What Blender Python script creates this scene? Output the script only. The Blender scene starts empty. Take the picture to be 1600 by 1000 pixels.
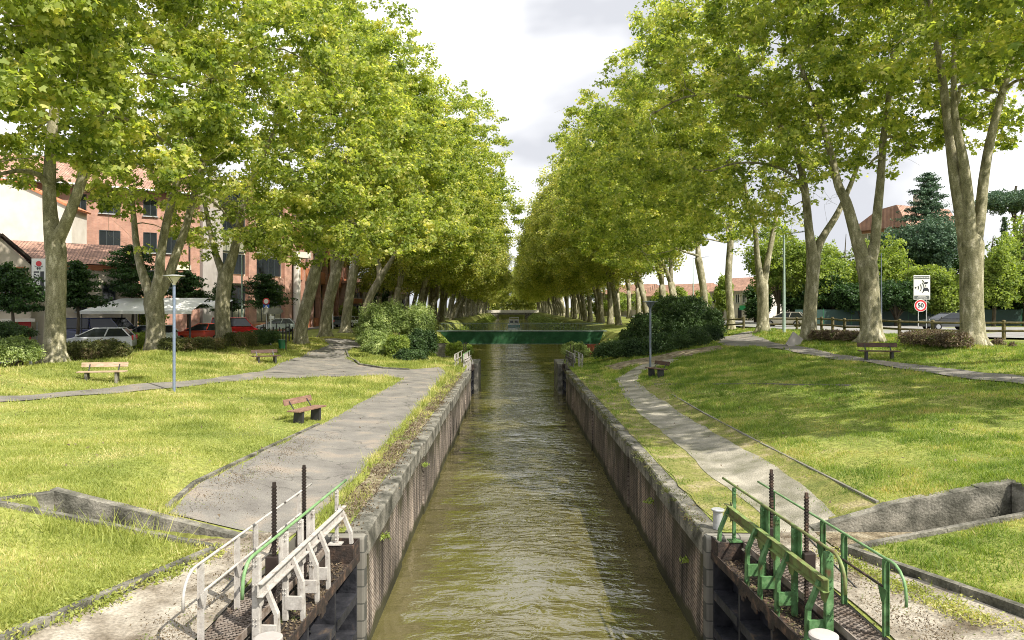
import bpy, math, random
import numpy as np
from mathutils import Vector, Matrix

R = math.radians
random.seed(7)
scene = bpy.context.scene
col = scene.collection

# ------------------------------------------------------------------ camera
F = 1150.0                      # focal length in photo pixels (1600 wide)
CAMZ = 4.0
cam_data = bpy.data.cameras.new('camera')
cam_data.sensor_width = 36.0
cam_data.lens = 36.0 * F / 1600.0
cam_data.shift_y = -20.0 / 1600.0
cam_data.clip_start = 0.1
cam_data.clip_end = 5000
cam = bpy.data.objects.new('camera', cam_data)
cam.location = (0, 0, CAMZ)
cam.rotation_euler = (R(90), 0, 0)
col.objects.link(cam)
scene.camera = cam

# ------------------------------------------------------------------ light
SUN_EL = 49.0
SUN_AZ = 130.0                  # clockwise from +Y (straight ahead)
world = bpy.data.worlds.new('World')
scene.world = world
world.use_nodes = True
nt = world.node_tree
nt.nodes.clear()
out = nt.nodes.new('ShaderNodeOutputWorld')
bg = nt.nodes.new('ShaderNodeBackground')
bg.inputs['Strength'].default_value = 0.12
sky = nt.nodes.new('ShaderNodeTexSky')
sky.sky_type = 'NISHITA'
sky.sun_disc = False
sky.sun_elevation = R(SUN_EL)
sky.sun_rotation = R(SUN_AZ)
tc = nt.nodes.new('ShaderNodeTexCoord')
mp = nt.nodes.new('ShaderNodeMapping')
mp.inputs['Scale'].default_value = (1.0, 1.0, 1.9)
mp.inputs['Location'].default_value = (0.35, 0.0, 0.12)
nz = nt.nodes.new('ShaderNodeTexNoise')
nz.inputs['Scale'].default_value = 2.3
nz.inputs['Detail'].default_value = 4.5
nz.inputs['Roughness'].default_value = 0.5
nz.inputs['Distortion'].default_value = 0.3
cr = nt.nodes.new('ShaderNodeValToRGB')            # how white or grey the cloud is
cr.color_ramp.elements[0].position = 0.44
cr.color_ramp.elements[0].color = (4.0, 4.1, 4.4, 1)
cr.color_ramp.elements[1].position = 0.72
cr.color_ramp.elements[1].color = (10.5, 10.4, 10.2, 1)
nz2 = nt.nodes.new('ShaderNodeTexNoise')
nz2.inputs['Scale'].default_value = 1.4
nz2.inputs['Detail'].default_value = 4
cr2 = nt.nodes.new('ShaderNodeValToRGB')           # cloud cover
cr2.color_ramp.elements[0].position = 0.22
cr2.color_ramp.elements[0].color = (0.55, 0.55, 0.55, 1)
cr2.color_ramp.elements[1].position = 0.42
cr2.color_ramp.elements[1].color = (1, 1, 1, 1)
mx = nt.nodes.new('ShaderNodeMix')
mx.data_type = 'RGBA'
L = nt.links.new
L(tc.outputs['Generated'], mp.inputs['Vector'])
L(mp.outputs['Vector'], nz.inputs['Vector'])
L(mp.outputs['Vector'], nz2.inputs['Vector'])
L(nz.outputs['Fac'], cr.inputs['Fac'])
L(nz2.outputs['Fac'], cr2.inputs['Fac'])
L(cr2.outputs['Color'], mx.inputs['Factor'])
L(sky.outputs['Color'], mx.inputs['A'])
L(cr.outputs['Color'], mx.inputs['B'])
# clouds are brighter on the sunny side of the sky
dt = nt.nodes.new('ShaderNodeVectorMath'); dt.operation = 'DOT_PRODUCT'
dt.inputs[1].default_value = (math.sin(R(SUN_AZ)) * math.cos(R(SUN_EL)), math.cos(R(SUN_AZ)) * math.cos(R(SUN_EL)), math.sin(R(SUN_EL)))
L(tc.outputs['Generated'], dt.inputs[0])
mr0 = nt.nodes.new('ShaderNodeMapRange')
mr0.inputs['From Min'].default_value = 0.25
mr0.inputs['From Max'].default_value = 1.0
mr0.inputs['To Min'].default_value = 1.0
mr0.inputs['To Max'].default_value = 1.5
L(dt.outputs['Value'], mr0.inputs['Value'])
vs0 = nt.nodes.new('ShaderNodeVectorMath'); vs0.operation = 'SCALE'
L(mx.outputs['Result'], vs0.inputs[0]); L(mr0.outputs['Result'], vs0.inputs['Scale'])
L(vs0.outputs['Vector'], bg.inputs['Color'])
L(bg.outputs['Background'], out.inputs['Surface'])

sd = bpy.data.lights.new('sun', 'SUN')
sd.energy = 4.9
sd.angle = R(0.5)
sd.color = (1.0, 0.94, 0.82)
sun = bpy.data.objects.new('sun', sd)
az, el = R(SUN_AZ), R(SUN_EL)
to_sun = Vector((math.sin(az) * math.cos(el), math.cos(az) * math.cos(el), math.sin(el)))
sun.rotation_euler = to_sun.to_track_quat('Z', 'Y').to_euler()
sun.location = (60, -20, 80)
col.objects.link(sun)
scene.view_settings.view_transform = 'Standard'
scene.view_settings.look = 'None'
scene.view_settings.exposure = 0.7
scene.view_settings.gamma = 1
try:
    scene.cycles.max_bounces = 7
    scene.cycles.diffuse_bounces = 5
    scene.cycles.glossy_bounces = 2
    scene.cycles.transmission_bounces = 4
    scene.cycles.transparent_max_bounces = 6
    scene.cycles.caustics_reflective = False
    scene.cycles.caustics_refractive = False
    scene.cycles.sample_clamp_indirect = 6
    scene.cycles.sample_clamp_direct = 9
    scene.cycles.use_adaptive_sampling = True
    scene.cycles.adaptive_threshold = 0.02
    scene.cycles.use_denoising = True
    scene.cycles.denoiser = 'OPENIMAGEDENOISE'
    scene.cycles.denoising_prefilter = 'NONE'
    scene.cycles.filter_width = 1.0
except Exception:
    pass

# ------------------------------------------------------------------ materials
def new_mat(name):
    m = bpy.data.materials.new(name)
    m.use_nodes = True
    n = m.node_tree.nodes
    l = m.node_tree.links
    b = n['Principled BSDF']
    return m, n, l, b

def rgba(c):
    return (c[0], c[1], c[2], 1)

def noise_mat(name, stops, scale=4.0, detail=6, rough=0.85, bump=0.0, bscale=None, stretch=(1, 1, 1),
              spec=0.3, metal=0.0, fine=None, obj_coords=True):
    """stops: list of (position, colour) for a noise-driven ramp; fine=(scale, amount) speckle"""
    m, n, l, b = new_mat(name)
    b.inputs['Roughness'].default_value = rough
    b.inputs['Specular IOR Level'].default_value = spec
    b.inputs['Metallic'].default_value = metal
    t = n.new('ShaderNodeTexCoord')
    mpp = n.new('ShaderNodeMapping')
    mpp.inputs['Scale'].default_value = stretch
    l.new(t.outputs['Object' if obj_coords else 'Generated'], mpp.inputs['Vector'])
    nn = n.new('ShaderNodeTexNoise')
    nn.inputs['Scale'].default_value = scale
    nn.inputs['Detail'].default_value = detail
    nn.inputs['Roughness'].default_value = 0.6
    l.new(mpp.outputs['Vector'], nn.inputs['Vector'])
    r = n.new('ShaderNodeValToRGB')
    while len(r.color_ramp.elements) < len(stops):
        r.color_ramp.elements.new(0.5)
    for e, (p, c) in zip(r.color_ramp.elements, stops):
        e.position = p
        e.color = rgba(c)
    l.new(nn.outputs['Fac'], r.inputs['Fac'])
    last = r.outputs['Color']
    if fine:
        fn = n.new('ShaderNodeTexNoise')
        fn.inputs['Scale'].default_value = fine[0]
        fn.inputs['Detail'].default_value = 3
        l.new(t.outputs['Object'], fn.inputs['Vector'])
        mr = n.new('ShaderNodeMapRange')
        mr.inputs['From Min'].default_value = 0.3
        mr.inputs['From Max'].default_value = 0.7
        mr.inputs['To Min'].default_value = 1 - fine[1]
        mr.inputs['To Max'].default_value = 1 + fine[1]
        l.new(fn.outputs['Fac'], mr.inputs['Value'])
        mm = n.new('ShaderNodeMix')
        mm.data_type = 'RGBA'
        mm.blend_type = 'MULTIPLY'
        mm.inputs['Factor'].default_value = 1
        l.new(last, mm.inputs['A'])
        l.new(mr.outputs['Result'], mm.inputs['B'])
        last = mm.outputs['Result']
    l.new(last, b.inputs['Base Color'])
    if bump:
        bn = n.new('ShaderNodeTexNoise')
        bn.inputs['Scale'].default_value = bscale or scale * 4
        bn.inputs['Detail'].default_value = 5
        l.new(t.outputs['Object'], bn.inputs['Vector'])
        bb = n.new('ShaderNodeBump')
        bb.inputs['Strength'].default_value = bump
        bb.inputs['Distance'].default_value = 0.05
        l.new(bn.outputs['Fac'], bb.inputs['Height'])
        l.new(bb.outputs['Normal'], b.inputs['Normal'])
    return m

def add_cracks(m, scale=.45, width=.012, dark=.55):
    n, l = m.node_tree.nodes, m.node_tree.links
    b = n['Principled BSDF']
    src = b.inputs['Base Color'].links[0].from_socket
    t = n.new('ShaderNodeTexCoord')
    dn = n.new('ShaderNodeTexNoise'); dn.inputs['Scale'].default_value = 1.6; dn.inputs['Detail'].default_value = 5
    l.new(t.outputs['Object'], dn.inputs['Vector'])
    va = n.new('ShaderNodeVectorMath'); va.operation = 'MULTIPLY_ADD'; va.inputs[1].default_value = (1.2, 1.2, 0)
    l.new(dn.outputs['Color'], va.inputs[0]); l.new(t.outputs['Object'], va.inputs[2])
    vo = n.new('ShaderNodeTexVoronoi'); vo.feature = 'DISTANCE_TO_EDGE'; vo.inputs['Scale'].default_value = scale
    l.new(va.outputs['Vector'], vo.inputs['Vector'])
    mr = n.new('ShaderNodeMapRange'); mr.inputs['From Max'].default_value = width; mr.inputs['To Min'].default_value = dark; mr.inputs['To Max'].default_value = 1
    l.new(vo.outputs['Distance'], mr.inputs['Value'])
    mm = n.new('ShaderNodeMix'); mm.data_type = 'RGBA'; mm.blend_type = 'MULTIPLY'; mm.inputs['Factor'].default_value = 1
    l.new(src, mm.inputs['A']); l.new(mr.outputs['Result'], mm.inputs['B']); l.new(mm.outputs['Result'], b.inputs['Base Color'])

def leaf_mat(name, dark, light, trans, yellow=None, tmix=0.45, nscale=0.6):
    m, n, l, b = new_mat(name)
    outn = n['Material Output']
    n.remove(b)
    g = n.new('ShaderNodeNewGeometry')
    t = n.new('ShaderNodeTexCoord')
    nn = n.new('ShaderNodeTexNoise')
    nn.inputs['Scale'].default_value = nscale
    nn.inputs['Detail'].default_value = 2
    l.new(t.outputs['Object'], nn.inputs['Vector'])
    ad = n.new('ShaderNodeMath')
    ad.operation = 'MULTIPLY_ADD'
    ad.inputs[1].default_value = 0.6
    l.new(g.outputs['Random Per Island'], ad.inputs[0])
    sb = n.new('ShaderNodeMath')
    sb.operation = 'MULTIPLY_ADD'
    sb.inputs[1].default_value = 2.2
    sb.inputs[2].default_value = -0.88
    l.new(nn.outputs['Fac'], sb.inputs[0])
    l.new(sb.outputs[0], ad.inputs[2])
    r = n.new('ShaderNodeValToRGB')
    r.color_ramp.elements[0].position = 0.1
    r.color_ramp.elements[0].color = rgba(dark)
    r.color_ramp.elements[1].position = 0.75
    r.color_ramp.elements[1].color = rgba(light)
    if yellow:
        e = r.color_ramp.elements.new(0.9)
        e.color = rgba(yellow)
    l.new(ad.outputs[0], r.inputs['Fac'])
    hu = n.new('ShaderNodeMix')
    hu.data_type = 'RGBA'
    hu.blend_type = 'MULTIPLY'
    hu.inputs['Factor'].default_value = 1
    hu.inputs['B'].default_value = rgba(trans)
    l.new(r.outputs['Color'], hu.inputs['A'])
    d = n.new('ShaderNodeBsdfPrincipled')
    d.inputs['Roughness'].default_value = 0.55
    d.inputs['Specular IOR Level'].default_value = 0.28
    l.new(r.outputs['Color'], d.inputs['Base Color'])
    tr = n.new('ShaderNodeBsdfTranslucent')
    l.new(hu.outputs['Result'], tr.inputs['Color'])
    ms = n.new('ShaderNodeMixShader')
    ms.inputs['Fac'].default_value = tmix
    l.new(d.outputs[0], ms.inputs[1])
    l.new(tr.outputs[0], ms.inputs[2])
    l.new(ms.outputs[0], outn.inputs['Surface'])
    return m

def flat_mat(name, c, rough=0.5, spec=0.5, metal=0.0, var=0.12, scale=9.0):
    lo = tuple(x * (1 - var) for x in c)
    hi = tuple(min(1, x * (1 + var)) for x in c)
    return noise_mat(name, [(0.35, lo), (0.65, hi)], scale=scale, rough=rough, spec=spec, metal=metal)

M = {}
M['leaf'] = leaf_mat('plane_leaf', (0.110, 0.165, 0.034), (0.37, 0.42, 0.115), (1.85, 1.85, 0.75), (0.53, 0.51, 0.20), 0.52)
M['leaf_far'] = leaf_mat('plane_leaf_far', (0.135, 0.180, 0.042), (0.41, 0.44, 0.14), (1.95, 1.9, 0.8), (0.56, 0.53, 0.23), 0.5)
M['leaf_green'] = leaf_mat('garden_leaf', (0.085, 0.14, 0.026), (0.28, 0.34, 0.085), (1.9, 1.9, 0.8), (0.26, 0.34, 0.07), 0.4)
M['leaf_dark'] = leaf_mat('dark_leaf', (0.018, 0.045, 0.014), (0.05, 0.10, 0.028), (1.6, 1.7, 0.8), None, 0.25)
M['leaf_cedar'] = leaf_mat('cedar_needles', (0.035, 0.075, 0.045), (0.10, 0.16, 0.095), (1.4, 1.5, 1.1), None, 0.2)
M['leaf_shrub'] = leaf_mat('shrub_leaf', (0.12, 0.17, 0.05), (0.30, 0.38, 0.14), (1.7, 1.7, 0.9), (0.48, 0.54, 0.26), 0.35, 1.2)
M['leaf_laurel'] = leaf_mat('laurel_leaf', (0.02, 0.045, 0.015), (0.065, 0.11, 0.035), (1.5, 1.6, 0.8), None, 0.22)
M['leaf_hedge'] = leaf_mat('hedge_leaf', (0.05, 0.065, 0.02), (0.14, 0.15, 0.05), (1.6, 1.5, 0.8), (0.20, 0.15, 0.09), 0.3)
M['leaf_brown'] = leaf_mat('dry_hedge_leaf', (0.10, 0.075, 0.05), (0.22, 0.17, 0.11), (1.4, 1.3, 1.0), (0.16, 0.20, 0.06), 0.25, 2.0)
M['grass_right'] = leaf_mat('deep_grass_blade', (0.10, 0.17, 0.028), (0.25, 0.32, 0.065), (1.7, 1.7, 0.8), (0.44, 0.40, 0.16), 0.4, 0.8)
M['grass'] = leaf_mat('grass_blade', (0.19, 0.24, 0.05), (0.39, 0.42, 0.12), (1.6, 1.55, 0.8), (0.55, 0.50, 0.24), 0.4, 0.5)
M['bark'] = noise_mat('plane_bark', [(0.34, (0.11, 0.105, 0.06)), (0.44, (0.20, 0.185, 0.115)), (0.56, (0.27, 0.25, 0.165)), (0.64, (0.46, 0.42, 0.32))],
                      scale=2.6, detail=9, rough=0.9, bump=0.5, bscale=7, stretch=(1.5, 1.5, 0.55), fine=(22, 0.35))
M['bark_dark'] = noise_mat('dark_bark', [(0.35, (0.05, 0.04, 0.03)), (0.65, (0.13, 0.11, 0.08))], scale=5, rough=0.95, stretch=(1, 1, .3))
M['ground'] = noise_mat('lawn_ground', [(0.30, (0.13, 0.15, 0.045)), (0.45, (0.17, 0.20, 0.05)), (0.60, (0.24, 0.25, 0.07)), (0.72, (0.30, 0.26, 0.13))],
                        scale=0.45, detail=10, rough=1.0, bump=0.6, bscale=9, fine=(9, 0.35), spec=0.1)
M['worn'] = noise_mat('worn_turf', [(0.33, (0.12, 0.14, 0.04)), (0.48, (0.19, 0.19, 0.06)), (0.60, (0.27, 0.235, 0.12)), (0.7, (0.33, 0.28, 0.19))], scale=1.6, detail=12,
                        rough=1, bump=.6, bscale=20, fine=(24, .35), spec=.1)
M['path'] = noise_mat('tarmac_path', [(0.3, (0.135, 0.125, 0.115)), (0.52, (0.20, 0.188, 0.17)), (0.68, (0.27, 0.23, 0.19))], scale=0.9, detail=10,
                      rough=0.95, bump=0.3, bscale=40, fine=(60, 0.28), spec=0.15)
M['gravel'] = noise_mat('gravel_path', [(0.32, (0.15, 0.145, 0.10)), (0.48, (0.24, 0.225, 0.18)), (0.64, (0.37, 0.34, 0.28))], scale=1.1, detail=12,
                        rough=0.95, bump=0.4, bscale=35, fine=(45, 0.3), spec=0.15)
M['dirt'] = noise_mat('brown_dirt', [(0.35, (0.09, 0.07, 0.045)), (0.5, (0.20, 0.165, 0.11)), (0.68, (0.34, 0.30, 0.22))], scale=3.2, detail=12,
                      rough=1, bump=0.8, bscale=25, fine=(30, 0.4), spec=0.1)
add_cracks(M['path'])
M['asphalt'] = noise_mat('asphalt', [(0.35, (0.13, 0.13, 0.13)), (0.65, (0.24, 0.235, 0.225))], scale=0.5, rough=0.9, fine=(30, 0.15), spec=0.2)
M['road'] = noise_mat('pale_road', [(0.35, (0.20, 0.195, 0.19)), (0.65, (0.28, 0.275, 0.26))], scale=0.5, rough=0.9, fine=(30, 0.12), spec=0.2)
M['concrete'] = noise_mat('weathered_concrete', [(0.33, (0.045, 0.045, 0.035)), (0.48, (0.125, 0.12, 0.10)), (0.62, (0.24, 0.225, 0.19))], scale=2.2,
                          detail=11, rough=0.95, bump=0.5, bscale=22, fine=(30, 0.25), spec=0.15)
M['apron'] = noise_mat('pale_concrete', [(0.33, (0.10, 0.08, 0.055)), (0.46, (0.23, 0.20, 0.16)), (0.62, (0.37, 0.335, 0.28))], scale=1.3,
                       detail=12, rough=0.95, bump=0.5, bscale=22, fine=(26, 0.25), spec=0.15)
M['rustpaint'] = noise_mat('rusty_steel', [(0.38, (0.022, 0.018, 0.016)), (0.55, (0.045, 0.032, 0.026)), (0.7, (0.13, 0.08, 0.055))], scale=7, detail=8, rough=0.8, bump=.3)
M['blacksteel'] = noise_mat('tarred_steel', [(0.38, (0.012, 0.013, 0.017)), (0.6, (0.035, 0.035, 0.042)), (0.72, (0.10, 0.075, 0.055))], scale=3, detail=9, rough=0.6, bump=.3)
M['rack'] = flat_mat('greased_rack_steel', (0.035, 0.025, 0.022), 0.5, 0.5, 0.3)
M['greypaint'] = noise_mat('chalky_grey_paint', [(0.30, (0.14, 0.11, 0.08)), (0.40, (0.36, 0.335, 0.31)), (0.7, (0.48, 0.46, 0.43))], scale=8, detail=11, rough=0.65, fine=(40, .12))
M['greenpaint'] = noise_mat('faded_green_paint', [(0.28, (0.10, 0.055, 0.03)), (0.38, (0.055, 0.11, 0.04)), (0.55, (0.085, 0.19, 0.075)), (0.75, (0.17, 0.28, 0.13))], scale=7, detail=9, rough=0.5, fine=(40, .15))
M['brightgreen'] = noise_mat('bright_green_paint', [(0.32, (0.16, 0.15, 0.09)), (0.40, (0.13, 0.25, 0.10)), (0.7, (0.22, 0.35, 0.17))], scale=9, rough=0.45)
M['olivepaint'] = noise_mat('worn_olive_paint', [(0.34, (0.13, 0.10, 0.05)), (0.5, (0.16, 0.20, 0.07)), (0.7, (0.20, 0.30, 0.10))], scale=6, detail=8, rough=0.5)
M['litter'] = noise_mat('dead_leaf_litter', [(0.38, (0.06, 0.04, 0.025)), (0.52, (0.20, 0.14, 0.085)), (0.66, (0.42, 0.34, 0.25))], scale=22, detail=8, rough=1, bump=1.0, bscale=30)
M['bench'] = noise_mat('brown_bench_wood', [(0.35, (0.15, 0.085, 0.06)), (0.65, (0.27, 0.165, 0.12))], scale=4, stretch=(1, 6, 6), rough=0.7, fine=(20, .15))
M['benchpale'] = noise_mat('faded_bench_wood', [(0.35, (0.28, 0.20, 0.13)), (0.65, (0.50, 0.38, 0.28))], scale=4, stretch=(1, 6, 6), rough=0.8)
M['benchdark'] = noise_mat('dark_bench_wood', [(0.35, (0.05, 0.03, 0.022)), (0.65, (0.10, 0.06, 0.045))], scale=4, stretch=(1, 6, 6), rough=0.7)
M['darkmetal'] = flat_mat('dark_metal', (0.03, 0.03, 0.032), 0.5)
M['bluegrey'] = flat_mat('blue_grey_paint', (0.16, 0.20, 0.28), 0.4)
M['slate'] = flat_mat('slate_paint', (0.10, 0.12, 0.15), 0.5)
M['palegreenpole'] = flat_mat('pale_green_paint', (0.28, 0.36, 0.31), 0.45)
M['whitepaint'] = flat_mat('white_paint', (0.75, 0.75, 0.73), 0.5, var=.05)
M['creampaint'] = flat_mat('cream_paint', (0.62, 0.58, 0.48), 0.5, var=.08)
M['galv'] = flat_mat('galvanised_steel', (0.48, 0.49, 0.5), 0.4, metal=0.4)
M['fencewood'] = noise_mat('mossy_log_wood', [(0.35, (0.055, 0.05, 0.025)), (0.65, (0.17, 0.14, 0.07))], scale=4, rough=0.9, fine=(12, .3))
M['bridgegreen'] = noise_mat('bridge_green_paint', [(0.3, (0.016, 0.055, 0.024)), (0.6, (0.026, 0.085, 0.036)), (0.75, (0.06, 0.09, 0.06))], scale=1.2, detail=9, rough=0.85, spec=.12, fine=(8, .15))
M['bridgegrey'] = flat_mat('bridge_grey_steel', (0.13, 0.17, 0.14), 0.5)
M['glass'] = flat_mat('window_glass', (0.018, 0.022, 0.026), 0.12, 0.5, var=.3, scale=0.4)
M['glass_pale'] = flat_mat('window_blind', (0.26, 0.26, 0.19), 0.4, 0.5, var=.15)
M['frame_dark'] = flat_mat('dark_window_frame', (0.035, 0.045, 0.05), 0.5)
M['tyre'] = flat_mat('tyre_rubber', (0.015, 0.015, 0.015), 0.8, 0.2)
M['rim'] = flat_mat('wheel_rim', (0.35, 0.36, 0.38), 0.3, metal=0.7)
M['redlight'] = flat_mat('tail_light_red', (0.45, 0.015, 0.02), 0.2, 0.6)
M['clearlight'] = flat_mat('headlight_clear', (0.6, 0.62, 0.65), 0.15, 0.8)
M['render_beige'] = noise_mat('beige_render', [(0.35, (0.42, 0.36, 0.29)), (0.65, (0.56, 0.50, 0.42))], scale=0.8, detail=9, rough=0.9)
M['render_white'] = noise_mat('white_render', [(0.35, (0.58, 0.53, 0.47)), (0.65, (0.70, 0.66, 0.60))], scale=0.8, detail=9, rough=0.9)
M['greyconc'] = noise_mat('grey_fair_concrete', [(0.35, (0.30, 0.27, 0.25)), (0.65, (0.44, 0.41, 0.39))], scale=1.0, stretch=(1, 1, .3), detail=9, rough=0.9)
M['orangebrick_plain'] = noise_mat('terracotta', [(0.35, (0.42, 0.15, 0.075)), (0.65, (0.56, 0.23, 0.12))], scale=3, rough=0.85)
M['red'] = flat_mat('red_paint', (0.45, 0.015, 0.015), 0.5)
M['signred'] = flat_mat('sign_red', (0.55, 0.02, 0.03), 0.4, var=.04)
M['signblack'] = flat_mat('sign_black', (0.015, 0.017, 0.025), 0.4, var=.04)
M['signblue'] = flat_mat('sign_blue', (0.02, 0.09, 0.36), 0.4, var=.04)
M['signgrey'] = flat_mat('sign_grey', (0.10, 0.11, 0.11), 0.4, var=.04)
M['signbrown'] = flat_mat('sign_back_metal', (0.16, 0.16, 0.13), 0.5)
M['awning'] = flat_mat('white_canvas', (0.72, 0.72, 0.70), 0.8, 0.1, var=.05)
M['greensign'] = flat_mat('green_shop_sign', (0.03, 0.33, 0.13), 0.5)
M['bingreen'] = flat_mat('green_plastic', (0.015, 0.12, 0.045), 0.4)
M['meshfence'] = flat_mat('green_mesh_panel', (0.012, 0.045, 0.035), 0.6)
def car_paint(name, c):
    m = flat_mat(name, c, 0.25, 0.6, var=.04, scale=2)
    try:
        m.node_tree.nodes['Principled BSDF'].inputs['Coat Weight'].default_value = 0.6
    except Exception:
        pass
    return m

def brick_mat(name, c1, c2, mortar, scale=1.0, bw=0.22, bh=0.065, streak=None, axis='XZ', msize=0.008, mossy=False):
    m, n, l, b = new_mat(name)
    b.inputs['Roughness'].default_value = 0.9
    b.inputs['Specular IOR Level'].default_value = 0.2
    t = n.new('ShaderNodeTexCoord')
    sp = n.new('ShaderNodeSeparateXYZ')
    cb = n.new('ShaderNodeCombineXYZ')
    l.new(t.outputs['Object'], sp.inputs[0])
    l.new(sp.outputs['XYZ'.index(axis[0])], cb.inputs[0])
    l.new(sp.outputs['XYZ'.index(axis[1])], cb.inputs[1])
    wv = n.new('ShaderNodeTexNoise'); wv.inputs['Scale'].default_value = .9; wv.inputs['Detail'].default_value = 3
    l.new(t.outputs['Object'], wv.inputs['Vector'])
    wa = n.new('ShaderNodeVectorMath'); wa.operation = 'MULTIPLY_ADD'; wa.inputs[1].default_value = (.10, .10, 0) if mossy else (0, 0, 0)
    l.new(wv.outputs['Color'], wa.inputs[0]); l.new(cb.outputs[0], wa.inputs[2])
    bt = n.new('ShaderNodeTexBrick')
    bt.inputs['Color1'].default_value = rgba(c1)
    bt.inputs['Color2'].default_value = rgba(c2)
    bt.inputs['Mortar'].default_value = rgba(mortar)
    bt.inputs['Scale'].default_value = scale
    bt.inputs['Brick Width'].default_value = bw
    bt.inputs['Row Height'].default_value = bh
    bt.inputs['Mortar Size'].default_value = msize
    l.new(wa.outputs['Vector'], bt.inputs['Vector'])
    last = bt.outputs['Color']
    nn = n.new('ShaderNodeTexNoise')
    nn.inputs['Scale'].default_value = 1.3
    nn.inputs['Detail'].default_value = 8
    l.new(t.outputs['Object'], nn.inputs['Vector'])
    mr = n.new('ShaderNodeMapRange')
    mr.inputs['From Min'].default_value = .3
    mr.inputs['From Max'].default_value = .7
    mr.inputs['To Min'].default_value = .75
    mr.inputs['To Max'].default_value = 1.2
    l.new(nn.outputs['Fac'], mr.inputs['Value'])
    mm = n.new('ShaderNodeMix'); mm.data_type = 'RGBA'; mm.blend_type = 'MULTIPLY'
    mm.inputs['Factor'].default_value = 1
    l.new(last, mm.inputs['A']); l.new(mr.outputs['Result'], mm.inputs['B'])
    last = mm.outputs['Result']
    if streak:
        # vertical water stains running down the face
        m2 = n.new('ShaderNodeMapping')
        m2.inputs['Scale'].default_value = (1, 1.1, 0.10)
        l.new(t.outputs['Object'], m2.inputs['Vector'])
        ns = n.new('ShaderNodeTexNoise')
        ns.inputs['Scale'].default_value = 3.2
        ns.inputs['Detail'].default_value = 8
        ns.inputs['Roughness'].default_value = 0.75
        l.new(m2.outputs['Vector'], ns.inputs['Vector'])
        rr = n.new('ShaderNodeValToRGB')
        while len(rr.color_ramp.elements) < len(streak):
            rr.color_ramp.elements.new(.5)
        for e, (p, c) in zip(rr.color_ramp.elements, streak):
            e.position = p; e.color = rgba(c)
        l.new(ns.outputs['Fac'], rr.inputs['Fac'])
        m3 = n.new('ShaderNodeMix'); m3.data_type = 'RGBA'; m3.blend_type = 'MULTIPLY'
        m3.inputs['Factor'].default_value = 1
        l.new(last, m3.inputs['A']); l.new(rr.outputs['Color'], m3.inputs['B'])
        last = m3.outputs['Result']
    if mossy:
        # dark moss and dirt creeping down unevenly from the coping
        nm = n.new('ShaderNodeTexNoise'); nm.inputs['Scale'].default_value = 1.7; nm.inputs['Detail'].default_value = 9
        m4 = n.new('ShaderNodeMapping'); m4.inputs['Scale'].default_value = (1, 1, .35)
        l.new(t.outputs['Object'], m4.inputs['Vector']); l.new(m4.outputs['Vector'], nm.inputs['Vector'])
        ma = n.new('ShaderNodeMath'); ma.operation = 'MULTIPLY_ADD'; ma.inputs[1].default_value = 2.6
        l.new(nm.outputs['Fac'], ma.inputs[0]); l.new(sp.outputs[2], ma.inputs[2])
        mr4 = n.new('ShaderNodeMapRange'); mr4.inputs['From Min'].default_value = .35; mr4.inputs['From Max'].default_value = .95
        l.new(ma.outputs[0], mr4.inputs['Value'])
        m5 = n.new('ShaderNodeMix'); m5.data_type = 'RGBA'
        l.new(mr4.outputs['Result'], m5.inputs['Factor'])
        l.new(last, m5.inputs['A']); m5.inputs['B'].default_value = (0.055, 0.05, 0.03, 1)
        last = m5.outputs['Result']
        # wet, algae-dark band just above the water
        ma6 = n.new('ShaderNodeMath'); ma6.operation = 'MULTIPLY_ADD'; ma6.inputs[1].default_value = .5
        l.new(nm.outputs['Fac'], ma6.inputs[0]); l.new(sp.outputs[2], ma6.inputs[2])
        mr6 = n.new('ShaderNodeMapRange'); mr6.inputs['From Min'].default_value = -1.52; mr6.inputs['From Max'].default_value = -1.66
        l.new(ma6.outputs[0], mr6.inputs['Value'])
        m6 = n.new('ShaderNodeMix'); m6.data_type = 'RGBA'
        l.new(mr6.outputs['Result'], m6.inputs['Factor'])
        l.new(last, m6.inputs['A']); m6.inputs['B'].default_value = (0.045, 0.043, 0.022, 1)
        last = m6.outputs['Result']
        # a few big repaired, paler patches
        n7 = n.new('ShaderNodeTexNoise'); n7.inputs['Scale'].default_value = .55; n7.inputs['Detail'].default_value = 6
        l.new(t.outputs['Object'], n7.inputs['Vector'])
        mr7 = n.new('ShaderNodeMapRange'); mr7.inputs['From Min'].default_value = .38; mr7.inputs['From Max'].default_value = .64
        mr7.inputs['To Min'].default_value = .62; mr7.inputs['To Max'].default_value = 1.3
        l.new(n7.outputs['Fac'], mr7.inputs['Value'])
        m7 = n.new('ShaderNodeMix'); m7.data_type = 'RGBA'; m7.blend_type = 'MULTIPLY'; m7.inputs['Factor'].default_value = 1
        l.new(last, m7.inputs['A']); l.new(mr7.outputs['Result'], m7.inputs['B'])
        last = m7.outputs['Result']
    l.new(last, b.inputs['Base Color'])
    bb = n.new('ShaderNodeBump')
    bb.inputs['Strength'].default_value = .6
    bb.inputs['Distance'].default_value = .02
    l.new(bt.outputs['Fac'], bb.inputs['Height'])
    bb.invert = True
    l.new(bb.outputs['Normal'], b.inputs['Normal'])
    return m

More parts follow.
